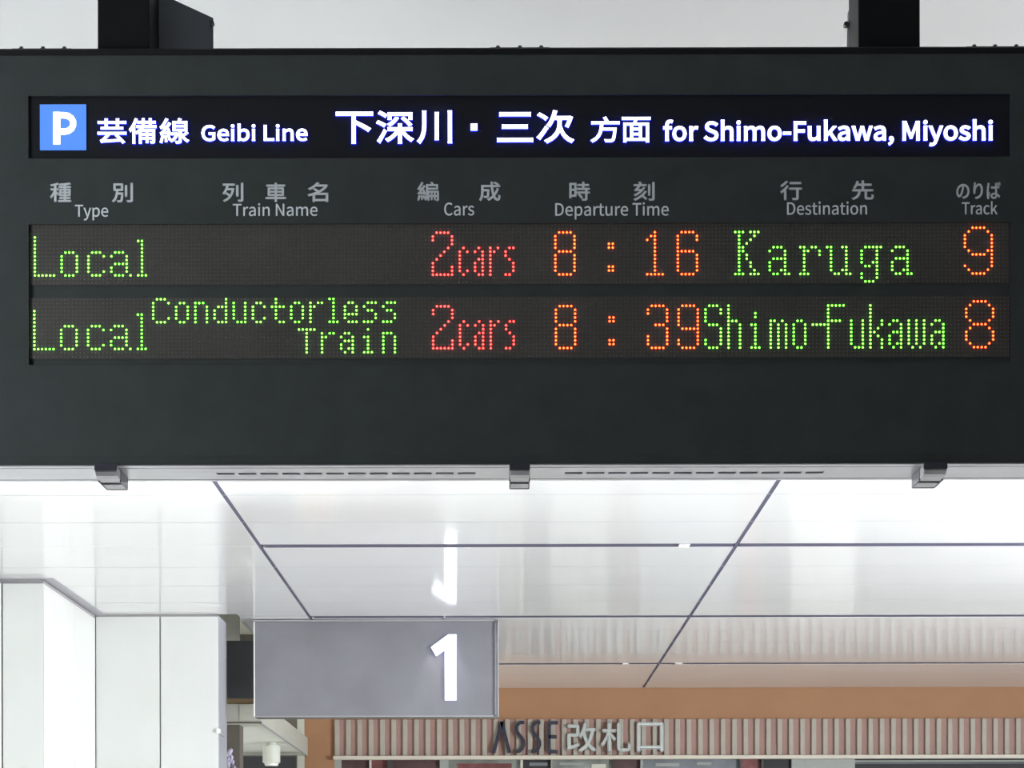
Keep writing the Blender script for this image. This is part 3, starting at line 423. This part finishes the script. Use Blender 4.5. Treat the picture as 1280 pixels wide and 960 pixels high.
# ---- left walls (stepped): near face, return face, far face
wn = box('wall_left_near','joint',None,-8,XW-0.02,DL1+0.02,DL2+0.6,0,ZC-0.002); tag(wn,kind='structure')
def wpanel(par,x0,x1,y0,y1,z0,z1): return box('wall_panel','wall',par,x0,x1,y0,y1,z0,z1,0.003)
xa = P(4,0,DL1)[0]
ztop = ZC-0.035
wpanel(wn, xa, XW, DL1, DL1+0.02, 0, ztop)
wr = box('wall_left_return','joint',None,XW-0.02,XW-0.004,DL1+0.025,DL2-0.001,0,ZC-0.01); tag(wr,kind='structure')
ymid = XW*F/(94-UX)
wpanel(wr, XW-0.004, XW, DL1+0.004, ymid-0.004, 0, ztop); wpanel(wr, XW-0.004, XW, ymid+0.004, DL2-0.012, 0, ztop)
ws = box('wall_left_side','joint',None,xa-0.5,xa-0.03,DL1-4,DL1+0.015,0,ZC-0.002); tag(ws,kind='structure')
wpanel(ws, xa-0.03, xa-0.008, DL1-2.0, DL1-0.004, 0, ztop); wpanel(ws, xa-0.03, xa-0.008, DL1-4, DL1-2.01, 0, ztop)
xj = P(200.7,0,DL2)[0]; xe = P(274,0,DL2)[0]
wf = box('wall_left_far','joint',None,XW-0.02,xe-0.03,DL2+0.02,DL2+0.55,0,ZC-0.001); tag(wf,kind='structure')
z2 = ZC-0.02
wpanel(wf, XW+0.004, xj-0.006, DL2, DL2+0.02, 0, z2); wpanel(wf, xj+0.006, xe-0.004, DL2, DL2+0.02, 0, z2)
box('corner_cladding','steel_grey',wf, xe-0.03,xe,DL2+0.002,DL2+0.56,0,z2+0.01,0.004)
# ---- far wall
def PX(u, D=DW): return P(u,0,D)[0]
def PZ(v, D=DW): return P(0,v,D)[1]
wb = box('wall_back','orange',None,PX(381),XR,DW,DW+0.3,PZ(945),ZC+0.03); tag(wb,kind='structure')
box('wall_pier','orange',wb,PX(381),PX(418.5),DW,DW+0.3,0,PZ(945))
box('pier_edge','bulk_pale',wb,PX(372),PX(381),DW-0.01,DW+0.3,0,ZC)
box('fascia_board','pink',wb,PX(418.5),XR,DW-0.02,DW,PZ(945),PZ(899.5))
n_f = 0
fin_mesh = None
u = 422.0
while PX(u) < XR-0.1:
    if fin_mesh is None:
        bm = bmesh.new(); add_box(bm,-0.028,0.028,-0.018,0.018,-(PZ(899.5)-PZ(945))/2,(PZ(899.5)-PZ(945))/2,0.008)
        o = obj('fascia_fin',bm,'fin',wb); fin_mesh = o.data
    else:
        o = bpy.data.objects.new('fascia_fin',fin_mesh); C.objects.link(o); o.parent = wb
    o.location = (PX(u), DW-0.038, (PZ(899.5)+PZ(945))/2)
    u += 14.17; n_f += 1
box('ledge','ledge',wb,PX(417.5),XR,DW-0.10,DW,PZ(949.8),PZ(945),0.006)
# ---- shop front under the ledge
sf = empty('window_1',kind='structure')
zt = PZ(946)
def sfb(name,m,u0,u1,y0=0.06,y1=0.10,z0=0.0,z1=None): return box(name,m,sf,PX(u0),PX(u1),DW+y0,DW+y1,z0,zt if z1 is None else z1)
for u0,u1,m in ((418.5,427,'frame_pale'),(462,464.5,'bulk_pale'),(484,492,'frame_dark'),(550,561,'frame_pale'),(651,654,'bulk_pale'),
                (689,690.5,'frame_pale'),(766,768,'frame_dark'),(801,804,'frame_pale'),(925,927,'frame_dark'),(952,955,'frame_dark'),(990,1069,'frame_pale')):
    sfb('frame_post',m,u0,u1,0.0,0.1)
for u0,u1,m in ((427,462,'poster_brown'),(464.5,484,'poster_red'),(492,550,'poster_brown'),(561,651,'poster_grey'),(654,689,'black'),
                (690.5,766,'poster_grey'),(768,801,'poster_brown'),(804,925,'poster_blue'),(927,952,'poster_red'),(955,990,'black'),(1069,1500,'black')):
    sfb('window_panel',m,u0,u1)
sfb('panel_joint','joint',1007.5,1008.5,-0.004,0.0)
box('window_rail','frame_pale',sf,PX(1069),PX(1500),DW+0.03,DW+0.06,PZ(953.4),PZ(951.2))
box('window_rail','poster_blue',sf,PX(1069),PX(1500),DW+0.02,DW+0.05,PZ(955.5),PZ(954.4))
for u0,u1,v0,v1,m in ((572,640,954,960,'poster_red'),(662,685,953,957,'poster_blue'),(700,730,953,956,'frame_pale'),(740,758,955,960,'bulk_pale'),(820,850,954,958,'frame_pale'),(872,890,953,956,'frame_pale')):
    box('poster',m,sf,PX(u0),PX(u1),DW+0.05,DW+0.06,PZ(v1),PZ(v0))
# ---- recess left of the ceiling edge
D1 = 21.26
zb = CZ+(1121-902)*D1/F
wrc = empty('wall_recess',kind='structure')
box('soffit_board','soffit',wrc,-5.2,XE-0.01,D1+0.02,DW,zb,zb+0.02)
box('beam_front','bulk',wrc,-5.2,XE,D1,D1+0.02,zb+0.003,zb+0.17)
box('beam_front_panel','bulk_pale',wrc,P(300,0,D1)[0],XE+0.001,D1-0.006,D1,zb+0.012,zb+0.165)
box('beam_edge_strip','bulk_dark',wrc,-5.2,XE+0.006,D1-0.008,D1+0.015,zb-0.012,zb+0.003)
box('beam_side','bulk',wrc,XE-0.01,XE,D1+0.021,DW-0.01,zb,zb+0.2)
box('beam_edge_line','joint',wrc,XE-0.012,XE+0.004,D1+0.016,DW-0.01,zb-0.014,zb)
box('wood_strip','wood',wrc,-5.2,P(322,0,D1)[0],D1+0.03,D1+0.06,zb+0.171,zb+0.23)
box('recess_back','bulk_dark',wrc,-5.2,PX(372),DW-0.02,DW+0.2,0,5.2)
box('recess_high_ceiling','bulk',wrc,-5.2,XE+0.1,DL2+0.56,DW,4.62,4.66)
box('recess_upper_wall','bulk',wrc,-5.2,P(300,0,D1+0.6)[0],D1+0.6,D1+0.65,zb+0.24,4.62)
box('recess_lower_wall','black',wrc,P(300,0,25.6)[0],P(370,0,25.6)[0],25.6,25.65,0,CZ+(1121-945)*25.6/F)
box('recess_pillar','bulk_dark',wrc,-4.2,P(300,0,D1+0.3)[0],D1+0.3,D1+0.6,0,zb)
box('ceiling_edge_trim','joint',wrc,XE-0.03,XE-0.004,DL2+0.56,DW-0.01,ZC,ZC+0.6)
rl = bpy.data.lights.new('recess_fill','POINT'); rl.energy = 28; rl.shadow_soft_size = 0.25; rl.color = (1.0,0.99,0.93)  # unseen point light added to brighten the recess soffit
ro = bpy.data.objects.new('recess_fill',rl); C.objects.link(ro); ro.location = (-3.9,22.9,1.9)
# ================================================================== THINGS IN THE BACKGROUND
dp = empty('dark_sign_panel','dark grey blank rectangular panel between white wall and number sign','panel')
xx0,xx1 = P(283,0,D1-0.2)[0],P(319,0,D1-0.2)[0]
box('panel_face','dark_panel',dp,xx0,xx1,D1-0.2,D1-0.12,P(0,872,D1-0.2)[1],P(0,800,D1-0.2)[1],0.004)
box('panel_frame','black',dp,xx0,xx1,D1-0.12,D1+0.0,P(0,872,D1-0.2)[1]+.02,P(0,800,D1-0.2)[1]-.02)
# cylinder downlight
DD = 24.0; cx = P(339.7,0,DD)[0]; r = 11*DD/F
dl = empty('cylinder_downlight','off-white cylinder lamp hanging under the grey soffit at lower left','lamp')
bm = bmesh.new(); add_cyl(bm,(cx,DD,zb-0.015),(0,0,1),r*0.55,0.03,24); obj('mount_plate',bm,'lamp_body',dl)
bm = bmesh.new(); add_cyl(bm,(cx,DD,zb-0.13),(0,0,1),r,0.20,32)
bmesh.ops.bevel(bm, geom=[e for e in bm.edges if abs(e.verts[0].co.z-e.verts[1].co.z)<1e-5], offset=0.015, segments=3, affect='EDGES'); o=obj('lamp_housing',bm,'lamp_body',dl)
bm = bmesh.new(); add_cyl(bm,(cx,DD,zb-0.238),(0,0,1),r*0.75,0.02,32); obj('lamp_rim',bm,'white_metal',dl)
# ornament by the wall edge
DO = 20.2
orn = empty('crystal_ornament','pale violet crystal ornament beside the white wall edge at the bottom','ornament')
bm = bmesh.new()
x0_,_ = P(290,0,DO)
for j in range(16):
    vv = 938+j*2.4; a = (0.5+min(1,j/5)*0.8)
    uu = 290+random.uniform(-5,5)*a*0.8
    xx,zz = P(uu,vv,DO)
    bmesh.ops.create_icosphere(bm,subdivisions=1,radius=random.uniform(2.2,3.6)*DO/F,matrix=Matrix.Translation((xx,DO+random.uniform(-.02,.02),zz))@Matrix.Scale(1.6,4,(0,0,1)))
obj('crystal_drops',bm,'crystal',orn)
bm = bmesh.new(); add_cyl(bm,(x0_,DO+0.02,P(0,965,DO)[1]/2),(0,0,1),0.012,P(0,965,DO)[1],10); obj('ornament_stem',bm,'steel_grey',orn)
bm = bmesh.new(); add_cyl(bm,(x0_,DO+0.02,0.012),(0,0,1),0.12,0.024,20); obj('ornament_base',bm,'steel_grey',orn)
# wall fixture on the column side
fx = empty('wall_bracket','small grey bracket on the column edge, left below the number sign','bracket')
xb = xe; zz = P(0,914,DL2+.1)[1]
box('bracket_plate','steel_grey',fx,xb,xb+0.012,DL2+0.05,DL2+0.3,zz-0.03,zz+0.03,0.003)
box('bracket_cap','white_metal',fx,xb-0.02,xb+0.01,DL2-0.02,DL2+0.045,zz-0.02,zz+0.02,0.004)
# ---- shop name on the fins
shop = empty('shop_name_sign','navy and pale raised letters on the striped fascia right of the number sign','sign')
DS = DW-0.10
def ribbon(name, strokes, wd, m, parent, D, depth=0.03):
    bm = bmesh.new(); k = D/F
    for st in strokes:
        pts = [Vector(PS(a,b,D)) for a,b in st]
        L=[];R=[]
        for i,p in enumerate(pts):
            d = (pts[min(i+1,len(pts)-1)]-pts[max(i-1,0)]).normalized(); nn = Vector((-d.y,d.x))*wd*k/2
            L.append(p+nn); R.append(p-nn)
        for i in range(len(pts)-1):
            q=[L[i],L[i+1],R[i+1],R[i]]
            add_prism(bm,[(a.x,a.y) for a in q],D-0.0,D+depth)
    return obj(name,bm,m,parent)
ribbon('letter',[[(617,941),(627.5,902)],[(627,902),(637,941)]],4.4,'navy',shop,DS)
def scurve(x0):
    return [(x0+12.5,903),(x0+8,903),(x0+4.5,905),(x0+2.5,909),(x0+3,914),(x0+6,918.5),(x0+9,922),(x0+11.3,926),(x0+11.5,931),(x0+9.5,936),(x0+6,939),(x0+1,939.7)]
ribbon('letter',[scurve(643)],4.3,'navy',shop,DS); ribbon('letter',[scurve(663)],4.3,'navy',shop,DS)
ribbon('letter',[[(697.5,903.4),(690,903.4),(686.8,905),(686.2,910),(686.2,933),(686.8,938),(690,939.6),(697.5,939.6)],[(686.2,921),(696,921)]],4.3,'navy',shop,DS)
for ch,a,b in (('改',708,746),('札',751,789),('口',796,829.5)):
    lettering('character',ch,['letter_white'],shop,(a,b,903,940.5),DS+0.02,1.2,0.03)
for u_ in (622,650,670,688,727,770,799):
    x,_=P(u_,0,DW); box('mounting_pin','joint',shop,x-0.01,x+0.01,DS+0.03,DW-0.02,PZ(925),PZ(922))
# ---- platform number sign
DN = 19.75
def NX(u): return P(u,0,DN)[0]
def NZ(v): return P(0,v,DN)[1]
ns = empty('platform_number_sign','grey hanging box sign with lit white number 1 under the ceiling','sign')
box('sign_casing','sign_frame',ns,NX(318),NX(624),DN,DN+0.22,NZ(896),NZ(775.2),0.01)
box('sign_face','sign_grey',ns,NX(319.5),NX(617.8),DN-0.012,DN,NZ(894.3),NZ(777))
box('frame_edge','white_metal',ns,NX(318),NX(319.3),DN-0.02,DN,NZ(895),NZ(777))
box('frame_edge','sign_frame',ns,NX(617.9),NX(624),DN-0.022,DN,NZ(896.5),NZ(775),0.004)
box('frame_edge','alu',ns,NX(619.5),NX(620.8),DN-0.026,DN-0.02,NZ(893),NZ(780))
box('frame_edge','joint',ns,NX(317),NX(624),DN-0.022,DN+0.2,NZ(776.6),NZ(774.6))
box('frame_edge','joint',ns,NX(318),NX(617.8),DN-0.016,DN,NZ(896),NZ(894.5))
for u_ in (360,580): box('ceiling_mount','sign_frame',ns,NX(u_),NX(u_)+0.12,DN+0.05,DN+0.17,NZ(775.6),ZC+0.002)
bm = bmesh.new(); add_prism(bm,[PS(*q,DN) for q in ((570.6,875.6),(556.2,875.6),(556.2,812.5),(545.5,820.5),(538.8,809.5),(560.5,793.5),(570.6,793.5))],DN-0.032,DN-0.012)
o = obj('digit_one',bm,['lit_digit','digit_edge'],ns); tag(o,'lit white digit 1')
for p in o.data.polygons: p.material_index = 1 if abs(p.normal.y)<0.5 else 0
# small spot in the ceiling slot that lights the sign's top
sp = empty('slot_spotlight','tiny recessed spotlight in the ceiling slot above the digit 1','lamp')
xs_,_ = P(555,0,DN-0.17)
bm = bmesh.new(); add_cyl(bm,(xs_,DN-0.18,ZC-0.004),(0,0,1),0.022,0.022,16); obj('spot_housing',bm,'sign_frame',sp)
ld = bpy.data.lights.new('slot_spot','SPOT'); ld.energy=14; ld.spot_size=1.1; ld.spot_blend=0.9; ld.shadow_soft_size=0.01; ld.color=(0.95,0.96,1)
lo = bpy.data.objects.new('slot_spot',ld); C.objects.link(lo); lo.parent=sp; lo.location=(xs_,DN-0.18,ZC-0.02); lo.rotation_euler=(0.22,0,0)
# ================================================================== THE DEPARTURE BOARD
D0 = 5.0
def X0(u, D=D0): return P(u,0,D)[0]
def Z0(v, D=D0): return P(0,v,D)[1]
board = empty('departure_board','large charcoal departure board with two rows of coloured lit dots','display board')
DB = 5.19
XA, XB = X0(-60), X0(1345)
ZT, ZB = Z0(58.3), Z0(579.7)
HW = (X0(37.5),X0(1265),Z0(197),Z0(118.5))      # header window
LW = (X0(37.5),X0(1265),Z0(455),Z0(279))        # led window
bm = bmesh.new(); plate(bm,(XA,XB),(ZB+0.019,Z0(68)),[HW,LW],D0,D0+0.012); obj('front_plate',bm,'board',board)
# lower lip leaning back under the plate
bm = bmesh.new()
v = [bm.verts.new(q) for q in ((XA,D0-0.0005,ZB+0.0192),(XB,D0-0.0005,ZB+0.0192),(XB,D0+0.006,ZB),(XA,D0+0.006,ZB),(XA,D0+0.02,ZB+0.0192),(XB,D0+0.02,ZB+0.0192),(XB,D0+0.02,ZB),(XA,D0+0.02,ZB))]
for q in ((0,1,2,3),(4,5,6,7),(0,1,5,4),(3,2,6,7),(0,3,7,4),(1,2,6,5)): bm.faces.new([v[i] for i in q])
obj('lower_lip',bm,'board',board)
bm = bmesh.new(); add_box(bm,XA,XB,D0+0.03,DB,ZB+0.004,ZT-0.004); obj('casing',bm,'board',board)
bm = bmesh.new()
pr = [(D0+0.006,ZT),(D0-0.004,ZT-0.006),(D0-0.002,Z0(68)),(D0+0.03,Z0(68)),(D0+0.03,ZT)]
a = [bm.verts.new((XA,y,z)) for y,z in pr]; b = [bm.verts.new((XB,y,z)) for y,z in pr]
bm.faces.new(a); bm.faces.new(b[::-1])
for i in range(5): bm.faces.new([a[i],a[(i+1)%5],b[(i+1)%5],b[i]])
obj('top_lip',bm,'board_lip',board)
# aluminium underside with vent slots
holes = []
yv = D0*541.3/(1121-590.0)
for s in (271,706):
    for k in range(12):
        a0 = P(s+1+k*27.4,0,yv)[0]; holes.append((a0,a0+22*yv/F,yv-0.012,yv+0.012))
bm = bmesh.new(); plate(bm,(XA,XB),(D0+0.003,DB),holes,0,0.0025)
for q in bm.verts: q.co = Vector((q.co.x,q.co.z,ZB-q.co.y))
obj('underside_plate',bm,'alu',board)
bm = bmesh.new()
for hx in holes: add_box(bm,hx[0]-.001,hx[1]+.001,hx[2],hx[3],ZB+0.0005,ZB+0.003)
tag(obj('vent_slot_backing',bm,'slot',board),kind='stuff')
box('underside_groove','slot',board,XA,XB,D0+0.028,D0+0.031,ZB-0.003,ZB-0.0024)
box('underside_groove','slot',board,XA,XB,DB-0.024,DB-0.021,ZB-0.003,ZB-0.0024)
# header display
hd = box('header_panel','acrylic',board,HW[0]-.01,HW[1]+.01,D0+0.006,D0+0.018,HW[2]+.0003,HW[3]-.0003)
DH = D0+0.0059
q = [*PS(50.3,188,DH),*PS(107.8,131,DH)]
b1 = box('line_symbol','lit_blue',hd,q[0],q[2],DH-0.003,DH,q[1],q[3]); tag(b1,'lit blue square with white letter')
LT = ['lit_white','halo_edge']
ribbon('symbol_letter',[[(70.8,180.2),(70.8,139.8)]],8.8,'lit_white',hd,DH-0.005,0.002)
ribbon('symbol_letter',[[(70,143.9),(80,143.9),(85,144.7),(89,147.5),(91.3,151.5),(91.3,156.5),(89,160.8),(85,163.5),(80,164.4),(70,164.4)]],7.6,'lit_white',hd,DH-0.0052,0.002)
for ch,bb in (('芸',(122.4,158.3,149,180)),('備',(161.5,195.8,148.6,180)),('線',(200,236.5,148.6,180)),
              ('下',(420,466.3,140.5,180)),('深',(470.5,517.2,139.3,180)),('川',(521.5,565,139,180)),
              ('三',(621.3,666.3,141,178)),('次',(671,717.3,138.5,179.6)),('方',(738.3,774.5,146.6,178.6)),('面',(777.3,813,147,178.4))):
    lettering('lit_character',ch,LT,hd,bb,DH,1.3 if (bb[1]-bb[0])>40 else 0.8,0.0045)
q = [*PS(588.3,163.8,DH),*PS(596.8,155.3,DH)]
bm = bmesh.new(); add_box(bm,q[0],q[2],DH-0.0045,DH,q[1],q[3]); o = obj('lit_dot',bm,LT,hd)
for p in o.data.polygons: p.material_index = 1 if abs(p.normal.y)<0.5 else 0
lettering('lit_lettering','Geibi Line',LT,hd,(252,384.6,155.6,177),DH,1.0,0.0045)
lettering('lit_lettering','for Shimo-Fukawa, Miyoshi',LT,hd,(829,1240.6,150,183.6),DH,1.4,0.0045)
# printed column headings
DPR = D0
for ch,bb in (('種',(62.5,89.6,228.3,253)),('別',(140,166.2,228.6,253)),('列',(278,304.2,228.3,252.6)),('車',(331.6,358,228.5,252.6)),('名',(384.3,410.4,228,252.8)),
              ('編',(521.5,548.7,227.4,251.4)),('成',(598.8,625.7,227,251.4)),('時',(711.6,738,227,251)),('刻',(791.8,818.3,227,251)),('行',(975.2,1002.6,226,250.4)),('先',(1064.6,1092.3,225.6,250)),
              ('のりば',(1195.3,1251,227.3,249))):
    lettering('heading_character',ch,['print'],board,bb,DPR,0.9,0.0008)
for tx,bb in (('Type',(93.6,135.4,256,275.6)),('Train Name',(291,397,254,270.2)),('Cars',(555.2,592.8,253.2,269.6)),('Departure Time',(694,836,253,274.4)),
              ('Destination',(983.8,1083.8,252,268.6)),('Track',(1202.3,1246.8,251.6,268.2))):
    lettering('heading_lettering',tx,['print'],board,bb,DPR,0.35,0.0008)
# led boards
def R(s):
    """'cols:rows' items -> set of (col,row); both may be a-b ranges or comma lists"""
    out = set()
    def ex(t):
        r = []
        for p in t.split(','):
            if '-' in p: a,b = p.split('-'); r += list(range(int(a),int(b)+1))
            else: r.append(int(p))
        return r
    for it in s.split():
        c,w_ = it.split(':')
        for i in ex(c):
            for j in ex(w_): out.add((i,j))
    return out
LOCAL = '1:3-13 2-6:13 9-11:7,13 8,12:8-12 16-18:7,13 15:8-12 19:8,12 22-24:7 21:8 25:8-9 22-25:10 21:11-12 25:11-12 22-24:13 26:13 28,29:4 29:5-12 28-30:13'
CARS = '106-109:2 105,110:3,4 110:5 109:6 108:7 107:8 106:9 105:10-13 110:11-13 106-109:13 113:6,13 112:7-12 114:7,12 117:6 116,118:7 118:8 117,118:9 116,118:10-12 117,118:13 120:6-13 122:6 121:7 125,126:6 124:7,8 125:9 126:10-12 124,125:13'
EIGHT = '138-141:2,7,13 137,142:3-6,8-12 151,152:5,6,11,12'
ROW1 = [('green','Local',LOCAL),('red','cars',CARS),
 ('orange','time',EIGHT+' 163:2-12 162:3 161:4 161-165:13 170-173:2,13 169:3-12 174:3,4 170-173:7 174:8-12'),
 ('green','place','184-186:2,13 188-190:2,13 185:3-12 189:3 188:4 187:5 186:6,7 187:8,9 188:10,11 189:12 '
  '194-196:6 193:7 197:7,8 194-197:9 193,197:10-12 196:12 194,195,197,198:13 '
  '201,202,204,205:6 202:7-12 203:7 206:7,8 201-203:13 '
  '208,209:6 209:7-12 212,213:6 213:7-13 212:12 210,211,214:13 '
  '218-222:6 217:7-10 221:7-14 220:10 218,219:11 217:13,14 218-220:15 '
  '226-228:6 225:7 229:7,8 226-229:9 225,229:10-12 228:12 226,227,229,230:13'),
 ('orange','track','246-249:1,8,13 245,250:2 244,251:3-6 245,250:7 251:7-10 244,251:11 245,250:12')]
ROW2 = [('green','Local',LOCAL),
 ('green','note','33-35:0,6 32:1-5 36:1,5 39,40:1,6 38,41:2-5 43-45:1 43,46:2-6 51:0-6 49,50:2,6 48:3-5 53:1-5 56:1-6 54,55:6 59,60:1,6 58:2-5 61:2,5 '
  '64:0-5 63-66:2 65,66:6 69,70:1,6 68,71:2-5 73:1-6 74:2 75,76:1 78:0 79:0-6 78,80:6 83,84:1 82,85:2,3 82-85:4 82:5 83-85:6 '
  '88-90:1 87:2 88,89:3 90:4,5 87-89:6 93-95:1 92:2 93,94:3 95:4,5 92-94:6 '
  '70-74:8 72:9-14 76:9-14 77:10 78,79:9 82,83:9 81,84:10 82-84:11 81,84:12,13 83:13 82,84:14 88:8 87:10 88:10-14 87,89:14 92-94:9 92,95:10-14'),
 ('red','cars',CARS),
 ('orange','time',EIGHT+' 162-165:2,13 161,166:3,4 166:5,6 163-165:7 166:8,9 161,166:10-12 170-173:2,13 169:3-7 174:3-12 170-173:8 169:11,12'),
 ('green','place','177-179:2,7,13 176:3-6 180:3,4 180:8-12 176:11,12 182:2-13 183,184:6 185:7-13 189:4,5 188:7 189:7-12 188-190:13 '
  '193:6-13 194,196:6 195,197:7-13 200,201:6,13 199,202:7-12 204-207:7 208:2-13 209-212:2 209-211:6 214:6-12 217:6-13 215,216:13 '
  '219:2-13 222:6,7 221:8 220:9 221:10 222:11-13 225,226:6 224:7 227:7,8 225-227:9 224,227:10-12 226:12 225,227:13 '
  '229,231,233:6-12 230,232:13 236,237:6 235:7 238:7,8 236-238:9 235,238:10-12 237:12 236,238:13'),
 ('orange','track','246-249:1,7,13 245,250:2,6,8,12 244,251:3-5,9-11')]
DLB = D0+0.0055
def dot_mesh(bm, x, z, y, r, h, n):
    top = bm.verts.new((x,y-h,z)); ring=[]; ring2=[]
    for i in range(n):
        a = 2*math.pi*i/n
        ring.append(bm.verts.new((x+r*math.cos(a),y,z+r*math.sin(a))))
        ring2.append(bm.verts.new((x+r*.72*math.cos(a),y-h*.75,z+r*.72*math.sin(a))))
    for i in range(n):
        j=(i+1)%n
        bm.faces.new([ring[i],ring[j],ring2[j],ring2[i]]); bm.faces.new([ring2[i],ring2[j],top])
def raw(name, bm, m, parent):
    me = bpy.data.meshes.new(name); bmesh.ops.recalc_face_normals(bm, faces=bm.faces[:]); bm.to_mesh(me); bm.free(); me.materials.append(M[m])
    o = bpy.data.objects.new(name, me); C.objects.link(o); o.parent = parent; o['kind']='stuff'; return o
bm_back = box('display_backing','board',board,LW[0]+.0003,LW[1]-.0003,D0+0.008,D0+0.024,LW[2]+.0003,LW[3]-.0003)
for rows_, ub, pu, vb, top, bot in ((ROW1,45.3,4.7846,343.15,278.8,355.2),(ROW2,44.5,4.794,435.2,370.6,447.6)):
    lb = box('led_board','pcb',board,LW[0]+.001,LW[1]-.001,DLB,D0+0.0085,Z0(bot,DLB),Z0(top,DLB)-(.0005))
    lit = set()
    for colr,nm,s in rows_:
        st = R(s); lit |= st
        bm = bmesh.new()
        for c,r_ in st:
            x,z = P(ub+pu*(c-1), vb-4.77*(13-r_), DLB)
            dot_mesh(bm,x,z,DLB,0.0023,0.0023,7)
        raw('lit_dot_lettering',bm,'led_'+colr,lb)['label'] = {'Local':'green lit dots reading Local','note':'green lit dots reading Conductorless Train','cars':'red lit dots reading 2cars',
            'time':'orange lit dots showing the departure time','place':'green lit dots naming the destination','track':'orange lit dots showing the track number'}[nm]
    bm = bmesh.new()
    for c in range(256):
        for r_ in range(16):
            if (c,r_) in lit: continue
            x,z = P(ub+pu*(c-1), vb-4.77*(13-r_), DLB)
            dot_mesh(bm,x,z,DLB,0.0017,0.0012,4)
    raw('unlit_dot_grid',bm,'led_off',lb)
# latches under the board
def latch(u0,u1):
    bm = bmesh.new()
    x0,x1 = X0(u0),X0(u1)
    pr = [(D0+0.001,ZB-0.0026),(D0+0.001,ZB-0.016),(D0+0.010,ZB-0.023),(D0+0.03,ZB-0.026),(D0+0.075,ZB-0.026),(D0+0.085,ZB-0.0026)]
    a = [bm.verts.new((x0,y,z)) for y,z in pr]; b = [bm.verts.new((x1,y,z)) for y,z in pr]
    bm.faces.new(a); bm.faces.new(b[::-1])
    for i in range(len(pr)): bm.faces.new([a[i],a[(i+1)%len(pr)],b[(i+1)%len(pr)],b[i]])
    bmesh.ops.bevel(bm, geom=[e for e in bm.edges if abs(e.verts[0].co.x-e.verts[1].co.x)<1e-6], offset=0.0015, segments=1, affect='EDGES')
    la = obj('latch',bm,'latch',board)
    box('latch_cap','latch_dark',la,x0-.0008,x1+.0008,D0-0.002,D0+0.002,ZB-0.013,ZB+0.001,0.001)
    box('latch_gap','latch_dark',la,x0,x1,D0+0.0755,D0+0.088,ZB-0.024,ZB-0.003)
    box('latch_hook','latch',la,x0+.001,x1-.001,D0+0.088,D0+0.145,ZB-0.0285,ZB-0.003,0.002)
    box('latch_hook_edge','latch_dark',la,x0,x1,D0+0.145,D0+0.150,ZB-0.0295,ZB-0.003,0.001)
    for xx in (x0-.001,x1-.0015): box('latch_side','latch_dark',la,xx,xx+.0025,D0+0.05,D0+0.145,ZB-0.029,ZB-0.003)
latch(119.5,147); latch(638.3,663.3); latch(1156,1185)
# bolts standing on the top edge
for u_,v_ in ((26.5,58),(53.5,58),(80.3,58),(622.5,55),(650,55),(676.5,55),(1218,55.5),(1244,55.5),(1270.5,55.5)):
    su,_ = S(u_,v_); x = X0(su,D0+0.02)
    bm = bmesh.new(); add_cyl(bm,(x,D0+0.022,ZT+0.002),(0,0,1),0.0062,0.008,6); add_cyl(bm,(x,D0+0.022,ZT+0.0075),(0,0,1),0.0042,0.004,10)
    obj('bolt',bm,'bolt',board)
for c_ in (53.4,650,1244):
    su,_ = S(c_,56); x = X0(su,D0+0.02); box('bolt_strip','bolt',board,x-.065,x+.065,D0+0.010,D0+0.034,ZT,ZT+0.0022)
# hanger posts, up to the ceiling
for u0,u1 in ((124.3,189.2),(1075.3,1152.5)):
    box('hanger_post','post',board,X0(u0,5.03),X0(u1,5.03),5.03,5.17,ZT-0.01,ZC+0.005,0.003)
bm = bmesh.new(); add_prism(bm,[P(a,b,5.172) for a,b in ((150,66),(268.6,66),(268.6,21.5),(221,-0.5),(185,-18),(150,-18))],5.172,5.18)
tag(obj('side_plate',bm,'post_plate',board),'slate grey plate with slanted top')
bm = bmesh.new(); add_prism(bm,[P(a,b,5.172) for a,b in ((1060.7,66),(1090,66),(1090,-60),(1073,-20),(1068,2),(1062,17))],5.172,5.18)
tag(obj('side_plate',bm,'post_light',board),'pale plate painted as the lit side of the post')  # plate added in a light colour where the post's side catches light
for u_,v_ in ((267.3,28.5),(1059.8,32),(194,0.5),(193,57)):
    x,z = P(u_,v_,5.165); bm = bmesh.new(); add_cyl(bm,(x,5.165,z),(0,1,0),0.0055 if u_ not in(194,193) else 0.003,0.014,12); obj('side_bolt',bm,'bolt' if u_ not in (194,193) else 'post_light',board)
